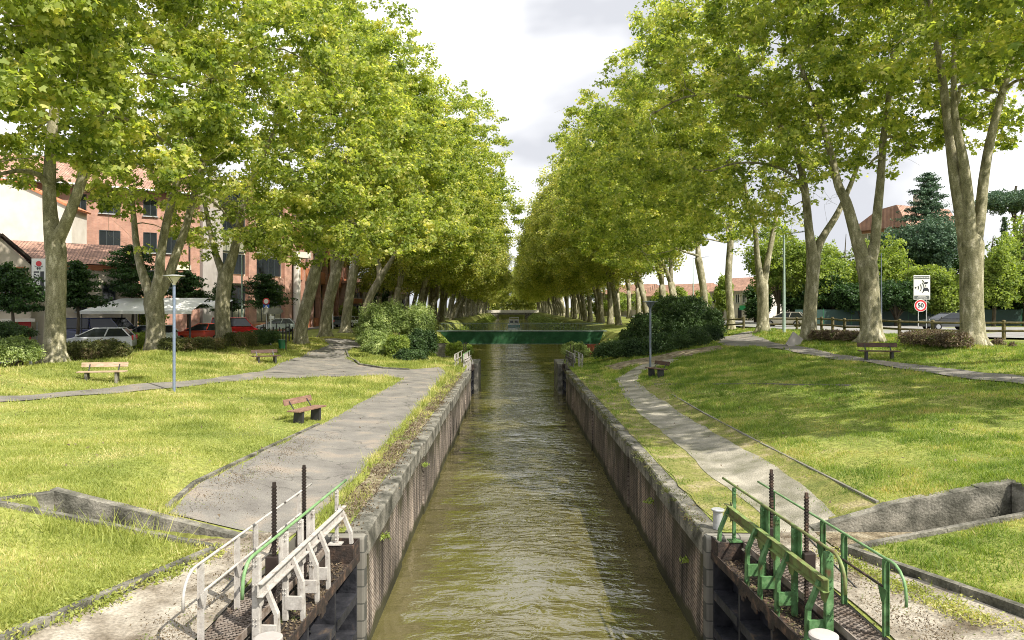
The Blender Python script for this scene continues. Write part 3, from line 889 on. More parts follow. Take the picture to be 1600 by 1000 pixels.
# ------------------------------------------------------------------ lock gates
def lock_gate(side, loc, rz, label, cols, full=True):
    """u = along the leaf towards the camera, v = away from the canal"""
    r = empty('lock_gate', loc, rz, label, 'lock gate')
    def P(u, v, z):
        return Vector((side * v, -u, z))
    def bar(m, a, b, w, h):
        m.beam(P(*a), P(*b), w, h)
    post_m, arm_m, rail_m, outer_m, rail2_m = cols['post'], cols['arm'], cols['rail'], cols['outer'], cols['rail2']
    # leaf: skin plate with ribs and horizontal girders, tarred black
    m = MB()
    def fb(u0, u1, v0, v1, z0, z1):
        a, b = P(u0, v0, z0), P(u1, v1, z1)
        m.bx(a.x, b.x, a.y, b.y, a.z, b.z)
    fb(0.02, 5.0, .045, .075, -3.1, -.36)
    for u in (0.03, 1.25, 2.5, 3.75, 4.92):
        fb(u, u + .07, -.28, .04, -3.1, -.36)
    for z in (-.98, -1.62, -2.3):
        for k in range(4):
            u = 0.10 + 1.25 * k
            fb(u + .005, u + 1.14, -.26, .04, z, z + .05)
            fb(u + .005, u + 1.14, -.30, -.262, z - .10, z + .05)
    m.build('leaf', M['blacksteel'], r)
    m = MB()         # rusty fascia with dips under the kinked arms
    n = 48
    for k in range(n):
        u0, u1 = .02 + 4.98 * k / n, .02 + 4.98 * (k + 1) / n
        d = max([0] + [0.16 * (1 - abs((u0 + u1) / 2 - c) / .2) for c in ((1.5, 2.0, 2.6, 3.55) if side > 0 else (2.0, 3.55)) if abs((u0 + u1) / 2 - c) < .2])
        fb(u0, u1, -.325, -.305, -.40 - d, -.25)
    fb(.02, 5.0, -.30, .10, -.355, -.33)
    fb(.02, 5.0, .10, .12, -.36, -.16)
    m.build('top_girder', M['rustpaint'], r)
    rq = np.random.RandomState(5 + side)
    nd = 900
    c = np.stack([rq.uniform(.4, 4.9, nd), rq.uniform(-.29, .08, nd), rq.uniform(-.325, -.30, nd)], 1)
    V = []
    for k in range(nd):
        p = P(*c[k]); a = Vector(rq.randn(3)); b = Vector(rq.randn(3)); a.z *= .3; b.z *= .3
        a.normalize(); b.normalize()
        V += [p, p + a * .045, p + b * .045]
    tag(array_obj('leaf_litter', np.array([tuple(q) for q in V]), 3, M['leaf_brown'], r), None, None, None, 'stuff')
    m = MB()         # open box at the heel
    fb(.0, .36, -.31, -.29, -.325, -.02); fb(.0, .36, .08, .10, -.155, -.02); fb(.36, .385, -.31, .10, -.325, -.02); fb(-.02, .0, -.31, .10, -.325, -.02)
    m.build('heel_box', M['rustpaint'], r)
    # posts
    for u, w, z0 in ((.30, .06, .0), (1.55, .08, -.28), (2.05, .08, -.32), (2.65, .08, -.32), (3.62, .10, -.32)):
        m = MB(); bar(m, (u, .0, z0), (u, .0, .90), w, w * .8)
        for zz in (.06, .12, .46, .55, .80, .86):
            for sg in (-1, 1):
                m.box(P(u + sg * w * .22, -w * .43, zz), (.022, .022, .022)); m.box(P(u + w * .53, sg * w * .2, zz), (.018, .02, .02))
        m.build('post', post_m, r, bevel=.01)
    m = MB(); fb(.22, .40, -.10, .12, .0, -.02); m.build('foot_plate', post_m, r)
    for u in (1.55, 2.65):
        m = MB(); fb(u - .16, u + .16, .02, .035, .45, .92)
        m.build('rack_plate', cols['plate'], r)
    # beam with gusset plates
    m = MB(); fb(.15, 3.75, -.075, -.06, .44, .58); fb(.15, 3.75, -.13, -.06, .425, .438); fb(.15, 3.75, -.13, -.06, .582, .595)
    m.build('beam', cols['beam'], r)
    for u in (.30, 1.55, 2.05, 2.65, 3.6):
        m = MB()
        pts = [(u - .15, .44), (u + .15, .44), (u + .05, .26), (u - .05, .26)] if u > 1 else [(u - .04, .30), (u + .2, .44), (u + .03, .64), (u - .05, .64)]
        q = [(-a, z) for a, z in pts]
        m.prism(q, side * -.056, side * -.046, 'YZ')
        m.build('gusset', cols['beam'], r)
    # kinked arms on the canal side
    for u, zt in ((.22, .52), (1.48, .60), (2.0, .58), (2.6, .56), (3.52, .50)):
        m = MB()
        top = (u, -.08, zt); kn = (u, -.235, zt - .36); bt = (u, -.25, -.33 if u > 1 else -.03)
        bar(m, top, kn, .07, .022); bar(m, kn, bt, .07, .022)
        bar(m, (u + .04, -.07, zt), (u + .04, -.22, zt - .36), .012, .05); bar(m, (u + .04, -.22, zt - .36), (u + .04, -.235, -.33 if u > 1 else -.03), .012, .05)
        m.build('kinked_arm', arm_m, r)
        if u > 1:
            m = MB(); fb(u + .045, u + .085, -.24, .0, -.16, .02); m.build('cross_plate', post_m, r)
    # handrail on the canal side, bent down at its near end
    def rail(v, u0, u1, z, drop, mat, rad=.022, nm='handrail'):
        pts = [P(u0, v, z), P(u0 + .5, v, z), P(u1, v, z)]
        for t in (15, 35, 55, 75, 90):
            a = R(t); pts.append(P(u1 + .28 * math.sin(a), v, z - .28 * (1 - math.cos(a))))
        pts.append(P(u1 + .29, v, z - drop))
        m = MB(); m.tube(pts, rad, 10); m.build(nm, mat, r, smooth=True)
    rail(0.0, -.25, 3.75, .935, .42, rail_m)
    rail(.52, .05, 4.15, .935, .42, rail2_m, .018)
    # outer posts with a lower rail
    for u in (.65, 2.4, 3.0, 4.0):
        m = MB(); bar(m, (u, .52, -.02), (u, .52, .92), .05, .05); bar(m, (u + .028, .545, -.02), (u + .028, .545, .92), .005, .05)
        m.build('outer_post', outer_m, r)
        m = MB(); m.prism([(-u - .10, .58), (-u + .10, .58), (-u + .03, .40), (-u - .03, .40)], side * .485, side * .492, 'YZ'); m.build('outer_gusset', outer_m, r)
    m = MB(); m.tube([P(.65, .50, .585), P(4.0, .50, .585)], .017, 8); m.build('lower_rail', cols['low'], r)
    # toothed racks
    for u, zt in ((1.62, 1.60 if side < 0 else 1.50), (2.80, 1.62 if side < 0 else 1.44)):
        m = MB(); fbp = (P(u - .018, .08, -1.2), P(u + .018, .12, zt))
        m.bx(fbp[0].x, fbp[1].x, fbp[0].y, fbp[1].y, -1.2, zt)
        for k in range(int((zt + .2) / .045)):
            z = -.2 + k * .045
            for sgn in (-1, 1):
                m.box(P(u, .1 + sgn * .024, z), (.014, .036, .022))
                c0 = P(u + sgn * .024, .1, z)
                m.box(c0, (.045, .014, .022))
        m.build('toothed_rack', M['rack'] if side < 0 else M['rustpaint'], r)
        m = MB(); a, b = P(u - .07, .04, .28), P(u + .07, .20, .62); m.bx(a.x, b.x, a.y, b.y, .28, .62)
        m.build('gear_box', M['rack'], r, bevel=.01)
    # expanded-metal walkway
    m = MB()
    if full:
        stepk = .085
        u = .3
        while u < 5.2:
            for sg in (-1, 1):
                a, b = (u, .14, -.04), (u + .30 * sg, .62, -.04)
                bar(m, a, b, .008, .016)
            u += stepk
    for v in (.14, .62):
        bar(m, (.2, v, -.07), (5.3, v, -.07), .02, .10)
    for u in (1.0, 2.2, 3.4, 4.6):
        bar(m, (u, .14, -.07), (u, .62, -.07), .04, .04)
    m.build('walkway', M['mesh_steel'], r)
    # slender struts behind the outer rail
    for a, b in (((1.55, .54, .55), (.85, .95, -.02)), ((1.6, .54, .58), (2.6, .95, .0))):
        m = MB(); bar(m, a, b, .018, .018); m.build('strut', M['darkmetal'], r)
    return r

gcols = dict(post=M['greypaint'], arm=M['greypaint'], rail=M['brightgreen'], outer=M['greypaint'], rail2=M['greypaint'], plate=M['greypaint'], beam=M['greypaint'], low=M['greypaint'])
M['mesh_steel'] = noise_mat('weathered_mesh_steel', [(0.35, (0.10, 0.07, 0.05)), (0.65, (0.27, 0.23, 0.20))], scale=5, rough=.8)
rcols = dict(post=M['greenpaint'], arm=M['greenpaint'], rail=M['olivepaint'], outer=M['greenpaint'], rail2=M['brightgreen'], plate=M['greenpaint'], beam=M['olivepaint'], low=M['rustpaint'])
lock_gate(-1, (-2.96, 12.80, 0), R(-3.6), 'near left lock gate with chalky grey rails and one green handrail', gcols)
lock_gate(1, (3.80, 12.95, 0), R(3.4), 'near right lock gate with faded green rails and kinked arms', rcols)
lock_gate(-1, (-2.98, 52.1, 0), R(-3), 'small grey railed lock gate at the far left end of the lock', gcols, False)
lock_gate(1, (3.85, 52.1, 0), R(3), 'small weathered railed lock gate at the far right end of the lock', dict(gcols, post=M['concrete'], arm=M['concrete'], beam=M['concrete'], rail=M['greypaint']), False)

def bollard(x, y, h, label):
    m = MB()._lathe((x, y, Hf(x, y) if h > .2 else -.02), [(.085, 0), (.085, h - .05), (.10, h - .045), (.115, h - .03), (.115, h - .008), (.10, h)], 24)
    tag(m.build('mooring_bollard', M['galv'], smooth=False), label, 'bollard')
bollard(3.72, 12.75 + .55, .36, 'white mushroom bollard standing behind the right lock gate')
# big flat-headed bollards at the very front of the picture
for s, px, py, lab in ((1, 1287, 990, 'flat round bollard head at the bottom edge by the right gate'), (-1, 419, 995, 'flat round bollard head at the bottom edge by the left gate')):
    p = W(px, py, 8.3)
    m = MB()._lathe((p.x, p.y, -1.2), [(.09, 0), (.09, 1.2 + p.z - .06), (.16, 1.2 + p.z - .05), (.16, 1.2 + p.z - .01), (.14, 1.2 + p.z)], 28)
    tag(m.build('mooring_bollard', M['greyconc']), lab, 'bollard')

# ------------------------------------------------------------------ wing walls, kerbs and thin stone edges
def wing(s, x0, x1, y0, thick, zt0, zt1, label, ret):
    r = empty('wing_wall', (s * x0, y0, 0), 0, label, 'wall')
    m = MB()
    n = 16
    rr = random.Random(5)
    for k in range(n):
        a, b = (x1 - x0) * k / n, (x1 - x0) * (k + 1) / n
        za, zb = zt0 + (zt1 - zt0) * k / n, zt0 + (zt1 - zt0) * (k + 1) / n
        za = max(za, Hf(s * (x0 + a), y0 + .3) + .03); zb = max(zb, Hf(s * (x0 + b), y0 + .3) + .03)
        j = rr.uniform(-.012, .012) if s > 0 and k > 6 else 0
        m.prism([(s * a, -.4), (s * b, -.4), (s * b, zb + j), (s * a, za + j)], 0, thick + rr.uniform(-.01, .02), 'XZ')
    m.build('main_wall', M['concrete'], r)
    m = MB()
    m.beam((s * (x1 - x0 - .07), -.005, zt1 / 2 - .2), (s * (ret[0] - x0), ret[1] - y0, zt1 / 2 - .2), .16, zt1 + .36)
    m.build('return_wall', M['concrete'], r, bevel=.01)
wing(-1, 4.62, 7.95, 12.66, .20, .03, .86, 'short sloping concrete wing wall left of the tarmac path', (8.6, 12.13))
wing(1, 5.35, 8.95, 13.04, .22, .03, .93, 'cracked grey concrete wing wall below the right lawn', (9.5, 12.2))

def kerb(pts, w, h, mat, name, label, cat='kerb', seg=1.0, lift=0.0):
    """low stones following the ground"""
    m = MB()
    rr = random.Random(len(pts))
    for i in range(len(pts) - 1):
        a, b = Vector(pts[i][:2]), Vector(pts[i + 1][:2])
        n = max(1, int((b - a).length / seg))
        for k in range(n):
            p, q = a.lerp(b, k / n), a.lerp(b, (k + 1) / n)
            q = p.lerp(q, .985)
            za, zb = Hf(p.x, p.y) + lift, Hf(q.x, q.y) + lift
            m.beam((p.x, p.y, za + h / 2 - .1), (q.x, q.y, zb + h / 2 - .1), w, h + .2)
    return tag(m.build(name, mat), label, cat)
kerb([(-4.80, 12.04), (-5.60, 8.85), (-6.3, 6.3)], .12, .10, M['concrete'], 'kerb', 'low mossy kerb between the front left lawn and the apron')
kerb([(5.42, 12.04), (6.43, 8.85), (7.1, 6.3)], .12, .12, M['concrete'], 'kerb', 'low dark kerb between the front right lawn and the apron')
kerb([(-4.80, 12.05), (-8.7, 12.05)], .11, .07, M['concrete'], 'kerb', 'thin stone edge in front of the left wing wall', seg=.4)
kerb([(5.40, 12.05), (9.7, 12.05)], .11, .07, M['concrete'], 'kerb', 'thin stone edge in front of the right wing wall', seg=.4)
kerb([(-6.22, 13.3), (-6.48, 15), (-6.42, 20), (-6.3, 24)], .09, .06, M['concrete'], 'kerb', 'pale stone edging between the left lawn and the path')
kerb([(6.66, 13.4), (6.66, 20), (6.7, 27), (6.75, 31)], .06, .035, M['stone'], 'kerb', 'dark stone edging running up the right lawn beside the gravel path')
kerb([hit(1022, 601)[:2], hit(1120, 601)[:2], hit(1240, 602)[:2], hit(1330, 603)[:2]], .08, .05, M['stone'], 'kerb', 'dark stone edging crossing the right lawn')
kerb([hit(*p)[:2] for p in ((575, 541), (552, 545), (541, 549), (546, 561), (562, 571), (600, 577), (640, 579))], .12, .10, M['concrete'], 'kerb',
     'curved kerb round the grass in front of the left shrubs', seg=.6, lift=.03)

# floor between kerb and wing wall
for s, x0, x1, y0, y1, lab in ((-1, 4.72, 7.9, 12.14, 12.65, 'left'), (1, 5.36, 8.85, 12.14, 13.02, 'right')):
    m = MB(); m.add([(s * x0, y0, .025), (s * x1, y0, .025), (s * x1, y1, .025), (s * x0, y1, .025)], [(0, 1, 2, 3)])
    tag(m.build('gutter', M['dirt']), 'dirty gutter floor under the %s wing wall' % lab, None, None, 'structure')

# ------------------------------------------------------------------ benches
def bench(px, py, rz, ln, wood, label, Y=None, tilt=0):
    x, y, z = hit(px, py) if Y is None else (lambda p: (p.x, p.y, Hf(p.x, p.y)))(W(px, py, Y))
    r = empty('park_bench', (x, y, z), rz, label, 'bench', 'benches on the canal lawns')
    h = ln / 2
    m = MB(); m.bx(-h, h, -.26, -.03, .41, .455); m.bx(-h, h, .0, .21, .41, .455); m.build('seat', wood, r, bevel=.006)
    m = MB()
    m.box((0, .34, .70), (ln * .98, .035, .20), rot=Matrix.Rotation(R(-14), 3, 'X'))
    m.build('backrest', wood, r, bevel=.006)
    for s in (-1, 1):
        m = MB(); xx = s * h * .62
        m.prism([(-.20, -.12), (.16, -.12), (.12, .41), (-.22, .41)], xx - .05, xx + .05, 'YZ')
        m.build('leg', M['darkmetal'] if wood is not M['benchpale'] else M['concrete'], r, bevel=.008)
        m = MB(); m.beam((xx, .14, .43), (xx, .385, .80), .05, .012); m.build('back_bracket', M['darkmetal'], r)
    return r
# local -Y is the sitting side
bench(479, 659, R(72), 1.6, M['bench'], 'brown bench standing alone on the sunny left lawn beside the path')
bench(160, 597, R(12), 1.85, M['benchpale'], 'faded pale bench at the foot of the leftmost big tree')
bench(1373, 563, R(-14), 1.75, M['benchdark'], 'dark brown bench facing the narrow path below the right trees')
bench(1026, 589, R(-66), 1.3, M['benchdark'], 'small bench beside the dark lamp post on the right lawn')
bench(416, 568, R(38), 1.6, M['benchdark'], 'shaded dark bench on the left bank below the direction sign')

# ------------------------------------------------------------------ lamps and poles
def park_lamp(px, pyb, pyt, mat, label, rad=.058):
    x, y, z = hit(px, pyb)
    h = CAMZ - (pyt - 480) / F * y - z
    r = empty('street_lamp', (x, y, z), 0, label, 'street lamp')
    MB().tube([(0, 0, -.2), (0, 0, h - .42)], rad, 14).build('pole', mat, r, smooth=False)
    MB()._lathe((0, 0, h - .42), [(.07, 0), (.075, .06), (.10, .10), (.25, .33)], 20).build('lamp_bowl', M['creampaint'] if mat is M['bluegrey'] else mat, r)
    MB()._lathe((0, 0, h - .085), [(.27, 0), (.42, .02), (.42, .04), (.10, .085)], 24).build('lamp_cap', M['galv'] if mat is M['bluegrey'] else mat, r)
    for k in range(3):
        a = k * 2.094 + .4
        MB().tube([(.09 * math.cos(a), .09 * math.sin(a), h - .34), (.38 * math.cos(a), .38 * math.sin(a), h - .07)], .012, 6).build('stay', M['darkmetal'], r)
    return r
park_lamp(272, 612, 429, M['bluegrey'], 'blue-grey lamp post with round flat cap on the left lawn edge')
park_lamp(1016, 586, 470, M['slate'], 'dark lamp post with flat cap in front of the big dark bush')

def tall_pole(px, pyb, pyt, Y, mat, label, arm=0, rad=.10, zg=None, name='lamp_post', cat='pole'):
    x = (px - 800) / F * Y
    z = Hf(x, Y)
    h = CAMZ - (pyt - 480) / F * Y - z
    r = empty(name, (x, Y, z), 0, label, cat)
    MB().tube([(0, 0, -.3), (0, 0, h * .45), (0, 0, h)], [rad, rad * .8, rad * .5], 12).build('pole', mat, r)
    if arm:
        MB().tube([(0, 0, h - .02), (arm * .4, 0, h + .10), (arm, 0, h + .22)], rad * .4, 8).build('arm', M['slate'], r)
        MB().box((arm * 1.02, 0, h + .22), (.5, .16, .08)).build('lantern', M['slate'], r)
    return r
tall_pole(1225, 524, 366, 56, M['palegreenpole'], 'tall pale green lamp post with a thin arm before the log fence', 1.6, .13, cat='street lamp')
tall_pole(378, 520, 398, 62, M['palegreenpole'], 'pale green lamp pole behind the third left tree', 0, .10)
tall_pole(520, 520, 462, 92, M['whitepaint'], 'thin white pole between two left trunks', 0, .07)
tall_pole(620, 500, 452, 118, M['whitepaint'], 'white flagpole standing nearer the trunks on the left', 0, .09, name='flagpole')
tall_pole(627, 500, 456, 122, M['whitepaint'], 'second, slimmer white flagpole beside the house roof', 0, .07, name='flagpole')
tall_pole(1083, 500, 404, 98, M['palegreenpole'], 'slim pole behind the dark bush on the right', 1.8, .10, cat='street lamp')
tall_pole(1377, 530, 396, 60, M['slate'], 'dark pole half hidden behind the second right trunk', 0, .07)

# ------------------------------------------------------------------ litter bin, posts, small fences on the left
x, y, z = hit(443, 547)
r = empty('litter_bin', (x, y, z), 0, 'green litter bin hung on a black post on the left bank', 'litter bin')
MB()._lathe((-.12, 0, .12), [(.22, 0), (.26, .62), (.27, .64), (.23, .645)], 16).build('bin', M['bingreen'], r)
MB().tube([(.18, 0, -.1), (.18, 0, 2.1)], .04, 10).build('post', M['darkmetal'], r)
rr = random.Random(4)
for k in range(15):
    t = k / 14
    px = 392 + 70 * t
    Y = 60 + 3 * math.sin(k)
    x = (px - 800) / F * Y
    h = 1.05 if k % 4 else 1.35
    m = MB()._lathe((x, Y, 1.3), [(.06, 0), (.06, h - .12), (.035, h - .09), (.07, h - .04), (.0601, h)], 10)
    tag(m.build('street_bollard', M['darkmetal']), 'black bollard in the row edging the car park under the direction sign', 'bollard', 'black bollards edging the car park')
x0 = W(48, 560, 33.5)
r = empty('rail_fence', (x0.x, x0.y, Hf(x0.x, x0.y)), 0, 'thin white post with low wires at the far left edge', 'fence')
for dx in (0, -2.2):
    MB().bx(dx - .05, dx + .05, -.04, .04, -.2, 1.05).build('post', M['whitepaint'], r)
MB().tube([(0, 0, .96), (-6, .3, .9)], .02, 6).build('rail', M['galv'], r)
MB().tube([(0, 0, .5), (-6, .3, .45)], .015, 6).build('rail', M['galv'], r)

# direction sign board seen from behind on a white pole
Y = 56
p = W(423, 540, Y); zg = Hf(p.x, Y)
r = empty('direction_sign', (p.x, Y, zg), R(4), 'brown-backed arrow direction sign on a white pole', 'road sign')
s_ = Y / F
h = lambda py: CAMZ - (py - 480) / F * Y - zg
MB().tube([(0, 0, -.2), (0, 0, h(481))], .05, 10).build('pole', M['whitepaint'], r)
MB().prism([(-12 * s_, h(491)), (15 * s_, h(491)), (20 * s_, h(486)), (15 * s_, h(481)), (-12 * s_, h(481))], -.07, -.05, 'XZ').build('arrow_board', M['signbrown'], r)
MB().box((2 * s_, -.04, h(496)), (.30, .25, .22)).build('small_box', M['whitepaint'], r)
Y = 57
p = W(416, 540, Y); zg = Hf(p.x, Y)
r = empty('crossing_sign', (p.x, Y, zg), 0, 'round red sign above a blue square crossing sign by the car park', 'road sign')
MB().tube([(0, .05, -.2), (0, .05, h(466))], .035, 8).build('pole', M['galv'], r)
q = MB(); q.tube([(0, -.02, h(471)), (0, 0, h(471))], .27, 24); q.build('red_ring', M['signred'], r)
q = MB(); q.tube([(0, -.035, h(471)), (0, -.022, h(471))], .18, 24); q.build('ring_face', M['whitepaint'], r)
MB().bx(-.24, .24, -.02, 0, h(482), h(475.5)).build('blue_board', M['signblue'], r)
MB().prism([(-.15, h(481)), (.15, h(481)), (0, h(476.5))], -.04, -.022, 'XZ').build('white_triangle', M['whitepaint'], r)
MB().prism([(-.04, h(480.6)), (.04, h(480.6)), (.0, h(477.6))], -.052, -.041, 'XZ').build('walking_mark', M['signblack'], r)

# tilted slab on the right bank
x, y, z = hit(1241, 541)
m = MB(); m.box((0, 0, .32), (.75, .12, 1.0), rot=Matrix.Rotation(R(38), 3, 'Y') @ Matrix.Rotation(R(-20), 3, 'X'))
o = m.build('leaning_slab', M['greyconc']); o.location = (x, y, z - .05)
tag(o, 'tilted grey concrete slab leaning in the grass below the fence', 'slab')

# ------------------------------------------------------------------ log fence on the right
def log_fence():
    r = empty('log_fence', (24.7, 48, 2.0), 0, 'brown log fence with two rails along the street side', 'fence')
    line = [(40.5, 38.5), (33.5, 42.0), (29.4, 44.0), (24.9, 47.3), (24.4, 54), (24.4, 60), (24.0, 65), (20.9, 66.4), (18.9, 68.5)]
    posts = []
    for i in range(len(line) - 1):
        a, b = Vector(line[i]), Vector(line[i + 1])
        n = max(1, round((b - a).length / 2.1))
        for k in range(n):
            posts.append(a.lerp(b, k / n))
    posts.append(Vector(line[-1]))
    for i, p in enumerate(posts):
        z = Hf(p.x, p.y) - 2.0
        MB().tube([(p.x - 24.7, p.y - 48, z - .2), (p.x - 24.7, p.y - 48, z + 1.15), (p.x - 24.7, p.y - 48, z + 1.2)], [.11, .11, .07], 10).build('post', M['fencewood'], r)
        if i < len(posts) - 1 and i != len(posts) - 3:
            q = posts[i + 1]
            zq = Hf(q.x, q.y) - 2.0
            for hh in (.55, 1.03):
                MB().tube([(p.x - 24.7, p.y - 48 - .05, z + hh), (q.x - 24.7, q.y - 48 - .05, zq + hh)], .07, 8).build('rail', M['fencewood'], r)
log_fence()

# ------------------------------------------------------------------ radar warning sign and 50 sign
Y = 53.0
s_ = Y / F
p = W(1440, 520, Y); zg = Hf(p.x, Y)
h = lambda py: CAMZ - (py - 480) / F * Y - zg
r = empty('warning_sign', (p.x, Y, zg), R(-6), 'white rectangular speed camera warning sign above the log fence', 'road sign')
X0, X1 = -12 * s_, 12.6 * s_
MB().tube([(7.5 * s_, .04, -.2), (7.5 * s_, .04, h(432))], .035, 8).build('pole', M['galv'], r)
MB().bx(X0, X1, -.01, .01, h(468), h(430)).build('board', M['whitepaint'], r, bevel=.02)
MB().bx(X0 + .05, X1 - .05, -.018, -.012, h(436), h(431.4)).build('top_band', M['signgrey'], r)
MB().bx(X0 + .05, X1 - .05, -.018, -.012, h(467), h(461.8)).build('bottom_band', M['signgrey'], r)
q = MB(); q.tube([(-9 * s_, -.02, h(449.5)), (-9 * s_, -.012, h(449.5))], 1.4 * s_, 16); q.build('dot', M['signblack'], r)
q = MB()
for rad in (4.6, 8.6, 12.6):
    pts = []
    for k in range(9):
        a = R(-38 + 76 * k / 8)
        pts.append((-9 * s_ + rad * s_ * math.cos(a), -.02, h(449.5) + rad * s_ * math.sin(a)))
    q.tube(pts, .022, 6)
q.build('radar_waves', M['signblack'], r)
q = MB()       # car and motorbike silhouettes
q.prism([(2 * s_, h(456)), (2 * s_, h(452.5)), (3.6 * s_, h(449.5)), (8.6 * s_, h(449.5)), (10.6 * s_, h(452.5)), (10.6 * s_, h(456)), (9.4 * s_, h(456)), (9.4 * s_, h(454.5)), (3.4 * s_, h(454.5)), (3.4 * s_, h(456))], -.02, -.012, 'XZ')
q.prism([(3 * s_, h(443)), (5.5 * s_, h(440.5)), (10 * s_, h(440.8)), (8.5 * s_, h(443.4)), (5 * s_, h(444))], -.02, -.012, 'XZ')
q.tube([(1 * s_, -.02, h(437.5)), (4 * s_, -.02, h(441.5))], .02, 6)
q.tube([(6 * s_, -.02, h(445)), (6.5 * s_, -.02, h(447.5))], .02, 6)
q.build('vehicle_pictogram', M['signblack'], r)

def text(name, body, size, mat, parent, loc, rot=(R(90), 0, 0), ext=.002, align='CENTER', bold=0.0):
    cu = bpy.data.curves.new(name, 'FONT')
    cu.body = body; cu.size = size; cu.extrude = ext; cu.align_x = align; cu.align_y = 'CENTER'; cu.offset = bold
    t = bpy.data.objects.new(name, cu)
    col.objects.link(t)
    dg = bpy.context.evaluated_depsgraph_get()
    me = bpy.data.meshes.new_from_object(t.evaluated_get(dg))
    bpy.data.objects.remove(t)
    o = bpy.data.objects.new(name, me)
    me.materials.clear(); me.materials.append(mat)
    col.objects.link(o); o.parent = parent; o.location = loc; o.rotation_euler = rot
    return o
text('band_lettering', 'POUR VOTRE SECURITE', .105, M['whitepaint'], r, (.01, -.022, h(433.8)), bold=.003)
text('band_lettering', 'CONTROLES', .09, M['whitepaint'], r, (.01, -.022, h(463.3)), bold=.002)
text('band_lettering', 'AUTOMATIQUES', .09, M['whitepaint'], r, (.01, -.022, h(465.6)), bold=.002)

p = W(1438.5, 520, 52.6); zg = Hf(p.x, 52.6)
r = empty('speed_limit_sign', (p.x, 52.6, zg), R(-4), 'round red ringed speed limit sign reading 50', 'road sign')
Y = 52.6; s_ = Y / F
MB().tube([(-3 * s_, .05, -.2), (-3 * s_, .05, h(470))], .035, 8).build('pole', M['galv'], r)
zc = h(477.5)
q = MB(); q.tube([(0, -.01, zc), (0, .01, zc)], 9.6 * s_, 32); q.build('disc', M['whitepaint'], r)
q = MB()
n = 40
ro, ri = 9.0 * s_, 6.4 * s_
vs = []
for k in range(n):
    a = 2 * math.pi * k / n
    for rad in (ro, ri):
        vs.append((rad * math.cos(a), -.014, zc + rad * math.sin(a)))
q.add(vs, [(2 * k, 2 * k + 1, (2 * k + 3) % (2 * n), (2 * k + 2) % (2 * n)) for k in range(n)])
q.build('red_ring', M['signred'], r)
text('number', '50', 9.2 * s_, M['signblack'], r, (0, -.018, zc), bold=.012)

# green mesh panels behind the street
r = empty('mesh_fence', (30, 78, 2.0), 0, 'green mesh fence under the trees across the street', 'fence')
for i in range(14):
    xa, xb = i * 3.0, i * 3.0 + 2.96
    MB().bx(xa, xb, -.012, .012, .05, 1.75).build('panel', M['meshfence'], r)
    MB().tube([(xb + .02, .0, -.2), (xb + .02, .0, 1.85)], .04, 8).build('post', M['bingreen'], r)

# ------------------------------------------------------------------ footbridge
YB = 85.0
sB = YB / F
r = empty('footbridge', ((815 - 800) * sB, YB, 0), 0, 'dark green steel footbridge spanning the canal', 'footbridge')
zt, zb = CAMZ - (518 - 480) * sB, CAMZ - (537 - 480) * sB
xa, xb = (687 - 815) * sB, (943 - 815) * sB
MB().prism([(xa, zt), (xb, zt), (xb - .5, zb), (xa + 1.3, zb)], -.06, .0, 'XZ').build('front_girder', M['bridgegreen'], r)
MB().prism([(xa, zt), (xb, zt), (xb - .5, zb), (xa + 1.3, zb)], 2.2, 2.26, 'XZ').build('back_girder', M['bridgegreen'], r)
MB().bx(xa - .4, xb + .4, -.12, 2.32, zt + .003, zt + .10).build('deck', M['bridgegrey'], r)
MB().bx(xa + 1.2, xb - .6, -.10, .06, zb - .06, zb - .003).build('lower_flange', M['bridgegrey'], r)
for yy, nm in ((-.04, 'railing'), (2.24, 'railing')):
    m = MB()
    n = 110
    for k in range(n + 1):
        x = xa + (xb - xa) * k / n
        m.bx(x - .007, x + .007, yy - .01, yy + .01, zt + .1, zt + .1 + .82)
    m.bx(xa, xb, yy - .03, yy + .03, zt + .92, zt + .955)
    m.build(nm, M['bridgegrey'], r)
def abutment(s, x0, label):
    m = MB()
    if s > 0:
        m.prism([(x0, -3.2), (x0 + 2.2, -3.2), (x0 + 2.2, -.35), (x0 + 1.2, zb - .065), (x0, zb - .065)], YB - .3, YB + 2.6, 'XZ')
    else:
        m.bx(x0, x0 - 1.6, YB - .3, YB + 2.6, -3.2, zb - .065)
    tag(m.build('bridge_abutment', M['redbrick'] if s > 0 else M['stone']), label, 'abutment')
abutment(1, 8.7, 'red brick abutment under the right end of the footbridge')
abutment(-1, -7.3, 'shadowed abutment under the left end of the footbridge')

# far road bridge with parapet
YF = 400.0; sF = YF / F
r = empty('road_bridge', (0, YF, 0), 0, 'pale low road bridge closing the far end of the canal', 'bridge')
MB().bx(-16, 16, 0, 6, 1.0, 2.4).build('parapet', M['render_white'], r)
m = MB()
m.bx(-16, -7.0, .3, 5.7, -2.6, .98); m.bx(7.0, 16, .3, 5.7, -2.6, .98)
m.build('pier', M['concrete'], r)
m = MB(); m.bx(-7, 7, .3, 5.7, .0, .98); m.build('arch_band', M['stone'], r)

